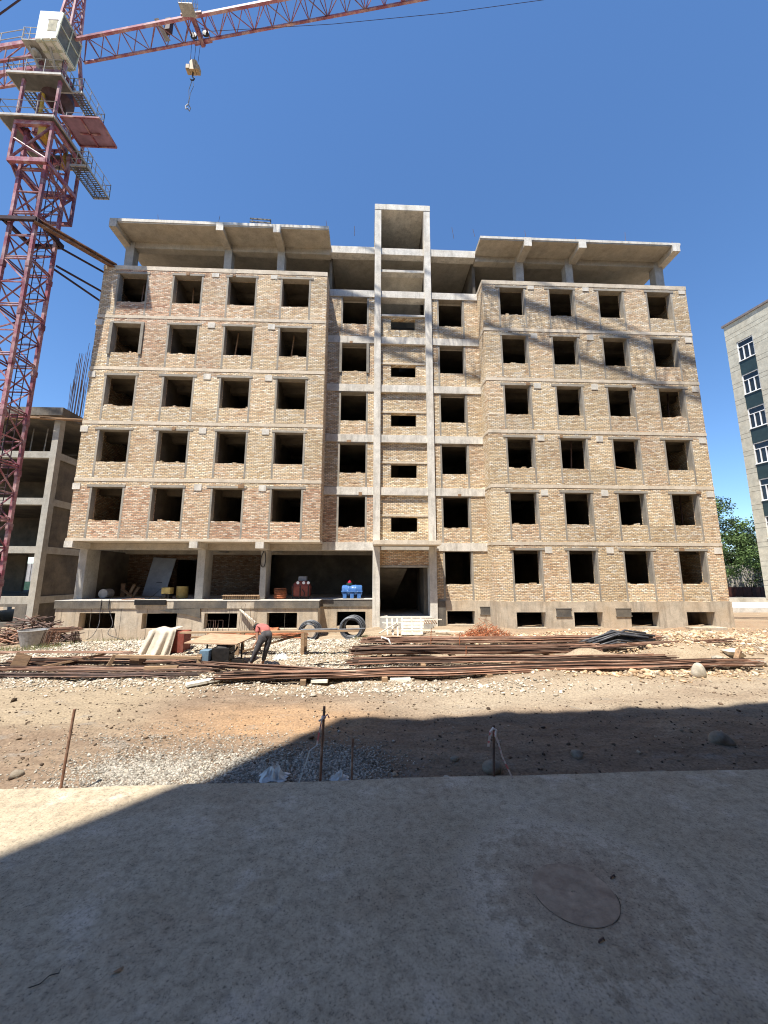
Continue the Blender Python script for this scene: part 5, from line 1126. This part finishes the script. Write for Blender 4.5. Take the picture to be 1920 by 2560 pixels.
    m = MB(); m.bar((cx1_, cy1_-.2, 19.3), (-14.6, .9, 19.3), .055, 6); m.bar((cx1_-.1, cy1_-.1, 18.3), (-14.62, 1.2, 18.2), .055, 6); m.bar((cx1_-.3, cy1_, 18.2), (-14.62, .9, 17.4), .055, 6); m.build('tie_strut', 'crane_dark', K)
crane()

# ------------------------------------------------------------------ neighbouring concrete frame
def frame_building():
    N = root('concrete_frame_building', (-27, 12, 0), 'grey unfinished concrete frame with open floors at the far left behind the crane', 'building')
    xs = [-20.22, -26.2, -32.2]; ys = [5.0, 11.0, 17.0]
    for i, x in enumerate(xs):
        for j, y in enumerate(ys):
            if i and j == 1: continue
            m = MB(); m.val = .7 if j == 0 else .4; m.box(x, x+.38, y, y+.4, -.5, 12.6); m.build('column', 'conc_weather', N)
    for k, z in enumerate((1.28, 4.29, 7.29, 10.3)):
        m = MB(); m.val = .6
        for a, b in zip(xs[1:], xs[:-1]): m.box(a+.38, b, 5.02, 5.38, z-.42, z)
        for a, b in zip(ys[:-1], ys[1:]): m.box(xs[0]+.02, xs[0]+.36, a+.4, b, z-.42, z)
        m.build('beam', 'conc_weather', N)
        m = MB(); m.val = .3; m.box(-32.2, -19.9, 5.4 if k else 5.3, 17, z-.12, z-.003) if k != 1 else m.box(-32.2, -20.2, 5.4, 17, z-.12, z-.003); m.build('floor_slab', 'conc_in_shaded', N)
    m = MB(); m.val = .5; m.box(-33, -19.6, 4.75, 17.5, 12.62, 13.15); m.build('roof_slab', 'found_dark', N)
    m = MB()
    for k in range(34): m.val = rv(); x = -33+rv(0, 13.2); m.beam((x, 4.55+rv(0, .3), 12.50-rv(0, .25)), (x+rv(1, 4), 4.6+rv(0, .3), 12.45-rv(0, .35)), .12, .06)
    m.build('edge_formwork', 'wood_old', N)
    for k in range(9):
        m = MB(); m.val = rv(); x = -22.4-1.0*k+rv(-.2, .2); y = 6+rv(0, 2); m.bar((x, y, 10.3), (x+rv(-.15, .15), y, 12.55), .035, 6); m.build('prop', 'galv', N)
    m = MB(); m.val = .4; m.box(-20.1, -19.95, 5.4, 17, -.5, .86); m.box(-20.08, -19.98, 5.5, 16.9, .86, 10.2); m.build('side_wall', 'conc_in_shaded', N)
    m = MB(); wall(m, -32.2, -20.2, -.6, .86, 5.0, 5.4, [(-23.4, -20.9, -.2, .7)], 'X'); m.build('base_wall', 'found_dark', N)
    m = MB(); m.val = .2; m.box(-32.2, -20.2, 13, 13.2, 4.4, 12.5); m.box(-32.2, -27.5, 13, 13.2, 1.3, 4.3); m.build('rear_wall', 'conc_in_shaded', N)
    for x in (-24.6, -22.4): m = MB(); m.box(x, x+.45, 12.4, 12.9, 1.28, 7); m.build('column', 'conc_in_shaded', N)
    m = MB()
    for k in range(26):
        m.val = rv(); x = -21.4+rv(0, 1.1); y = 7+rv(0, .5); h = rv(2.6, 6.2); m.tube([(x, y, 13.1), (x+.03, y, 13.1+h*.5), (x+.03+rv(-.06, .1), y, 13.1+h)], .018, 4)
    m.build('starter_bars', 'rust_dark', N)
    m = MB()
    for k in range(9): x = -20.1+.19*k; m.tube([(x, 8, 13.1), (x, 8, 15.6+rv(0, .9))], .013, 4)
    for k in range(11): m.tube([(-20.15, 8, 13.3+.22*k), (-18.5, 8, 13.3+.22*k)], .012, 4)
    m.build('bar_mesh', 'rust_dark', N)
frame_building()
# shed, net and rail seen through the frame's ground floor
m = MB()
for k in range(60): m.val = .4+.3*(k % 2); m.box(-50+.5*k, -49.72+.5*k, 29.94, 30, 0, 4.0)
m.val = .5; m.box(-50, -20, 30.0, 34, 0, 4.0)
tag(m.build('metal_shed', 'shed'), 'low grey ribbed metal shed seen through the concrete frame at far left', 'shed')
m = MB(); 
for k in range(30): m.val = rv(); m.box(-48+.5*k, -47.5+.5*k, 24-.02*(k % 2), 24.05, .6, 1.9)
tag(m.build('green_net', 'net'), 'dark green net fence in front of the grey shed at far left', 'fence')
m = MB()
for k in range(20): x = -44+.9*k; m.bar((x, 20, 0), (x, 20, 1.1), .04, 6)
for h in (.55, 1.1): m.bar((-44, 20, h), (-27, 20, h), .035, 6)
tag(m.build('white_railing', 'pvc'), 'white pipe railing before the green net at far left', 'railing')

# ------------------------------------------------------------------ right-hand finished building
def right_building():
    G = root('clad_building', (42, 5, 0), 'finished pale stone clad block with white windows and dark green panels at the right edge', 'building')
    c = Vector((34.96, 14, 0)); d = Vector((.18, -.98, 0)).normalized(); n = Vector((-.98, -.18, 0)).normalized()   # along wall, outward
    q = lambda s, o, z: c+d*s+n*o+Vector((0, 0, z))
    def slab(m, s0, s1, o0, o1, z0, z1):
        m.add([q(s, o, z) for z in (z0, z1) for o in (o0, o1) for s in (s0, s1)], [(0, 2, 3, 1), (4, 5, 7, 6), (0, 1, 5, 4), (2, 6, 7, 3), (0, 4, 6, 2), (1, 3, 7, 5)])
    bays = [(.85+3.4*k, 2.2+3.4*k) for k in range(5)]; zt = [24.72-3.37*k for k in range(7)]; Wh = 1.95
    m = MB(); s = 0
    for a, b in bays+[(18, 18)]:
        m.val = .6; slab(m, s, a, -.4, 0, -.5, 26.9); s = b
    for a, b in bays: m.val = .5; slab(m, a, b, -.4, -.002, 24.75, 26.9)
    m.val = .5; slab(m, 0, 18, -14, -.4, -.5, 26.9) if False else slab(m, 0, .4, -14, -.4, -.5, 26.9); slab(m, 17.6, 18, -14, -.4, -.5, 26.9); slab(m, .4, 17.6, -14, -13.6, -.5, 26.9)
    m.build('wall', 'cladding', G)
    m = MB(); slab(m, -.12, 18, -14, .12, 26.9, 27.1); m.build('roof_edge', 'roof_edge', G)
    for a, b in bays:
        for i, z in enumerate(zt):
            m = MB(); m.val = .5; slab(m, a, b, -.3, -.02, z-3.37, z-Wh-.02); m.build('spandrel_panel', 'panel_green', G)
            m = MB(); w = .07
            slab(m, a, b, -.22, -.06, z-w, z); slab(m, a, b, -.22, -.06, z-Wh, z-Wh+w); slab(m, a, b, -.22, -.06, z-.62, z-.62+w*.8)
            for s in (a, a+(b-a)/3-w/2, a+2*(b-a)/3-w/2, b-w): slab(m, s, s+w, -.21, -.055, z-Wh+.01, z-.01 if s in (a, b-w) else z-.6)
            f = m.build('window', 'pvc', G)
            m = MB(); slab(m, a+.02, b-.02, -.17, -.14, z-Wh+.02, z-.02); m.build('pane', 'glass_dark', f)
            m = MB(); slab(m, a-.03, b+.03, -.06, .05, z-Wh-.05, z-Wh); m.build('sill', 'pvc', f)
            m = MB(); slab(m, a, b, -.6, -.5, z-Wh, z-.2); m.val = .2; m.build('room_shade', 'conc_in_shaded', f)
right_building()
# wall, sheet fence and trees between the two buildings
m = MB(); m.val = .6; m.box(26, 62, 24, 24.4, -.2, 3.9); tag(m.build('boundary_wall', 'plaster'), 'sunlit pale plaster boundary wall below the trees on the right', 'wall')
m = MB()
for k in range(60): m.val = rv(); m.box(24+.5*k, 24.48+.5*k, 22.6-.015*(k % 2), 22.66, .4, 1.45)
tag(m.build('sheet_fence', 'red_fence'), 'low dark brown sheet metal fence in front of the boundary wall', 'fence')
m = MB(); m.val = .5; m.box(23, 60, 14, 14.4, .3, .75); tag(m.build('low_kerb_wall', 'plaster'), 'low grey kerb wall beside the pale paving on the right', 'wall')
def tree(c, h, rad, seed, label, lean=0):
    rr = random.Random(seed); nr = np.random.default_rng(seed)
    T = root('tree', c, label, 'tree', 'trees beyond the boundary wall')
    m = MB(); m.tube([c, (c[0]+.2, c[1], c[2]+h*.3), (c[0]+lean, c[1], c[2]+h*.75)], .28, 8, r2=.08)
    cl = []
    for i in range(26):
        a = rr.uniform(0, 2*PI); t = rr.uniform(.22, 1.0); rr_ = rad*(1-.55*abs(t-.45)*1.4)*rr.uniform(.35, 1.0)
        p = (c[0]+lean*t+rr_*math.cos(a), c[1]+rr_*math.sin(a), c[2]+h*t); cl.append((p, rad*rr.uniform(.20, .40)))
        if i < 12: m.tube([(c[0]+lean*t*.5, c[1], c[2]+h*t*.55), ((c[0]+p[0])/2, (c[1]+p[1])/2, c[2]+h*t*.85), p], .07, 5, r2=.02)
    m.build('trunk', 'bark', T)
    k = MB(); per = 330
    for p, r in cl:
        d = nr.normal(0, 1, (per, 3)); d /= np.linalg.norm(d, axis=1)[:, None]; P = np.array(p)+d*(r*nr.uniform(.25, 1.15, (per, 1)))*np.array([1, 1, .8])
        val = rr.uniform(.1, .9)
        for q in P:
            s = rr.uniform(.07, .17); k.val = min(1, max(0, val+rr.uniform(-.3, .3))); u = Vector((rr.uniform(-1, 1), rr.uniform(-1, 1), rr.uniform(-1, 1))).normalized(); w = u.cross(Vector((rr.uniform(-1, 1), rr.uniform(-1, 1), .3))).normalized(); q = Vector(q)
            k.face([q-u*s, q+w*s*.55, q+u*s, q-w*s*.55])
    k.build('crown', 'leaf', T)
tree((42.0, 26.5, 0), 11.8, 4.6, 5, 'tall leafy green tree rising nearest the brick building corner')
tree((47.5, 26.0, 0), 9.6, 4.2, 9, 'lower rounded green tree partly hidden by the clad building')
tree((44.5, 25.6, 0), 7.5, 3.6, 12, 'bushy dark tree filling the gap low over the boundary wall')
tree((40.0, 25.4, 0), 6.2, 3.0, 15, 'shaded low tree crown beside the brick building edge')

# ------------------------------------------------------------------ timber stack on the roof
m = MB()
for k in range(9): m.val = rv(); m.beam((-6.85+rv(-.1, .1), .08+.04*k, 22.42+.075*(k//2)), (-5.85+rv(-.1, .1), .08+.04*k, 22.42+.075*(k//2)), .10, .06)
for x in (-6.9, -5.85): m.beam((x, .25, 22.37), (x, .25, 22.9), .04, .04)
for h in (22.6, 22.8): m.beam((-7.0, .12, h+.05), (-5.8, .12, h+.0), .03, .08)
tag(m.build('plank_stack', 'machine'), 'dark stack of boards lying on the left roof edge', 'planks')

# ------------------------------------------------------------------ the building behind the camera whose shadow covers the yard
def rear_building():
    K = root('apartment_block', (10, -26, 0), 'tall block behind the viewer whose roof shadow falls over the yard slab', 'building')
    h = 24.0; T = Vector((-5.62, -20.4, 0)); d = Vector((1, .075, 0)).normalized(); s = Vector((-.66, -.75, 0)).normalized(); nrm = Vector((-d.y, d.x, 0))
    A, Bp = T, T+d*48; Cc = Bp+Vector((0, -16, 0)); Dd = T+s*16
    m = MB(); ring = [A, Bp, Cc, Dd]; up = Vector((0, 0, h))
    for i in range(4): p, q = ring[i], ring[(i+1) % 4]; m.face([p, p+up, q+up, q])
    m.face([p+up for p in ring]); m.build('wall', 'rear_wall', K)
    for i in range(12):
        for k in range(7):
            m = MB(); p = A+d*(1.6+3.8*i)+Vector((0, 0, 1.0+3.3*k))
            if k == 0 and 0 <= i <= 2: continue
            m.add([p+d*(u*1.6)+nrm*o+Vector((0, 0, z*1.7)) for z in (0, 1) for o in (0, .03) for u in (0, 1)], [(0, 2, 3, 1), (4, 5, 7, 6), (0, 1, 5, 4), (2, 6, 7, 3), (0, 4, 6, 2), (1, 3, 7, 5)]); m.build('window', 'glass_dark', K)
rear_building()

# ------------------------------------------------------------------ camera
f, pit, yaw, rol, D, zc = 962, .1657, .0397, .0023, 19.252, 2.53
fw = Vector((math.sin(yaw)*math.cos(pit), math.cos(yaw)*math.cos(pit), math.sin(pit))); rt = Vector((math.cos(yaw), -math.sin(yaw), 0)); up = rt.cross(fw)
c_, s_ = math.cos(rol), math.sin(rol); rt2 = rt*c_+up*s_; up2 = up*c_-rt*s_
cam = bpy.data.cameras.new('camera'); co = bpy.data.objects.new('camera', cam); C.objects.link(co)
cam.sensor_fit = 'HORIZONTAL'; cam.sensor_width = 36; cam.lens = f/1920*36; cam.clip_start = .05; cam.clip_end = 3000
co.matrix_world = Matrix(((rt2.x, up2.x, -fw.x, 0), (rt2.y, up2.y, -fw.y, -D), (rt2.z, up2.z, -fw.z, zc), (0, 0, 0, 1)))
sc.camera = co

# ------------------------------------------------------------------ light
az, el = R(31), R(67.4)
sun = bpy.data.lights.new('sun', 'SUN'); sun.energy = 5.0; sun.angle = R(.53); sun.color = (1, .95, .86); so = bpy.data.objects.new('sun', sun); C.objects.link(so)
sd = Vector((-math.sin(az)*math.cos(el), -math.cos(az)*math.cos(el), math.sin(el)))
so.rotation_euler = sd.to_track_quat('Z', 'Y').to_euler(); so.location = sd*80
w = bpy.data.worlds.new('World'); sc.world = w; w.use_nodes = True; nt = w.node_tree
bg = nt.nodes['Background']; sky = nt.nodes.new('ShaderNodeTexSky'); sky.sky_type = 'NISHITA'; sky.sun_disc = False
sky.sun_elevation = el; sky.sun_rotation = math.pi+az; sky.altitude = 900; sky.air_density = 1.0; sky.dust_density = 0; sky.ozone_density = 5
hs = nt.nodes.new('ShaderNodeHueSaturation'); hs.inputs['Saturation'].default_value = 1.1; nt.links.new(sky.outputs[0], hs.inputs['Color']); nt.links.new(hs.outputs[0], bg.inputs[0]); bg.inputs[1].default_value = .116
sc.view_settings.view_transform = 'Standard'; sc.view_settings.look = 'None'; sc.view_settings.exposure = .95; sc.view_settings.gamma = 1
sc.cycles.filter_width = 1.1; sc.cycles.max_bounces = 6; sc.cycles.diffuse_bounces = 4
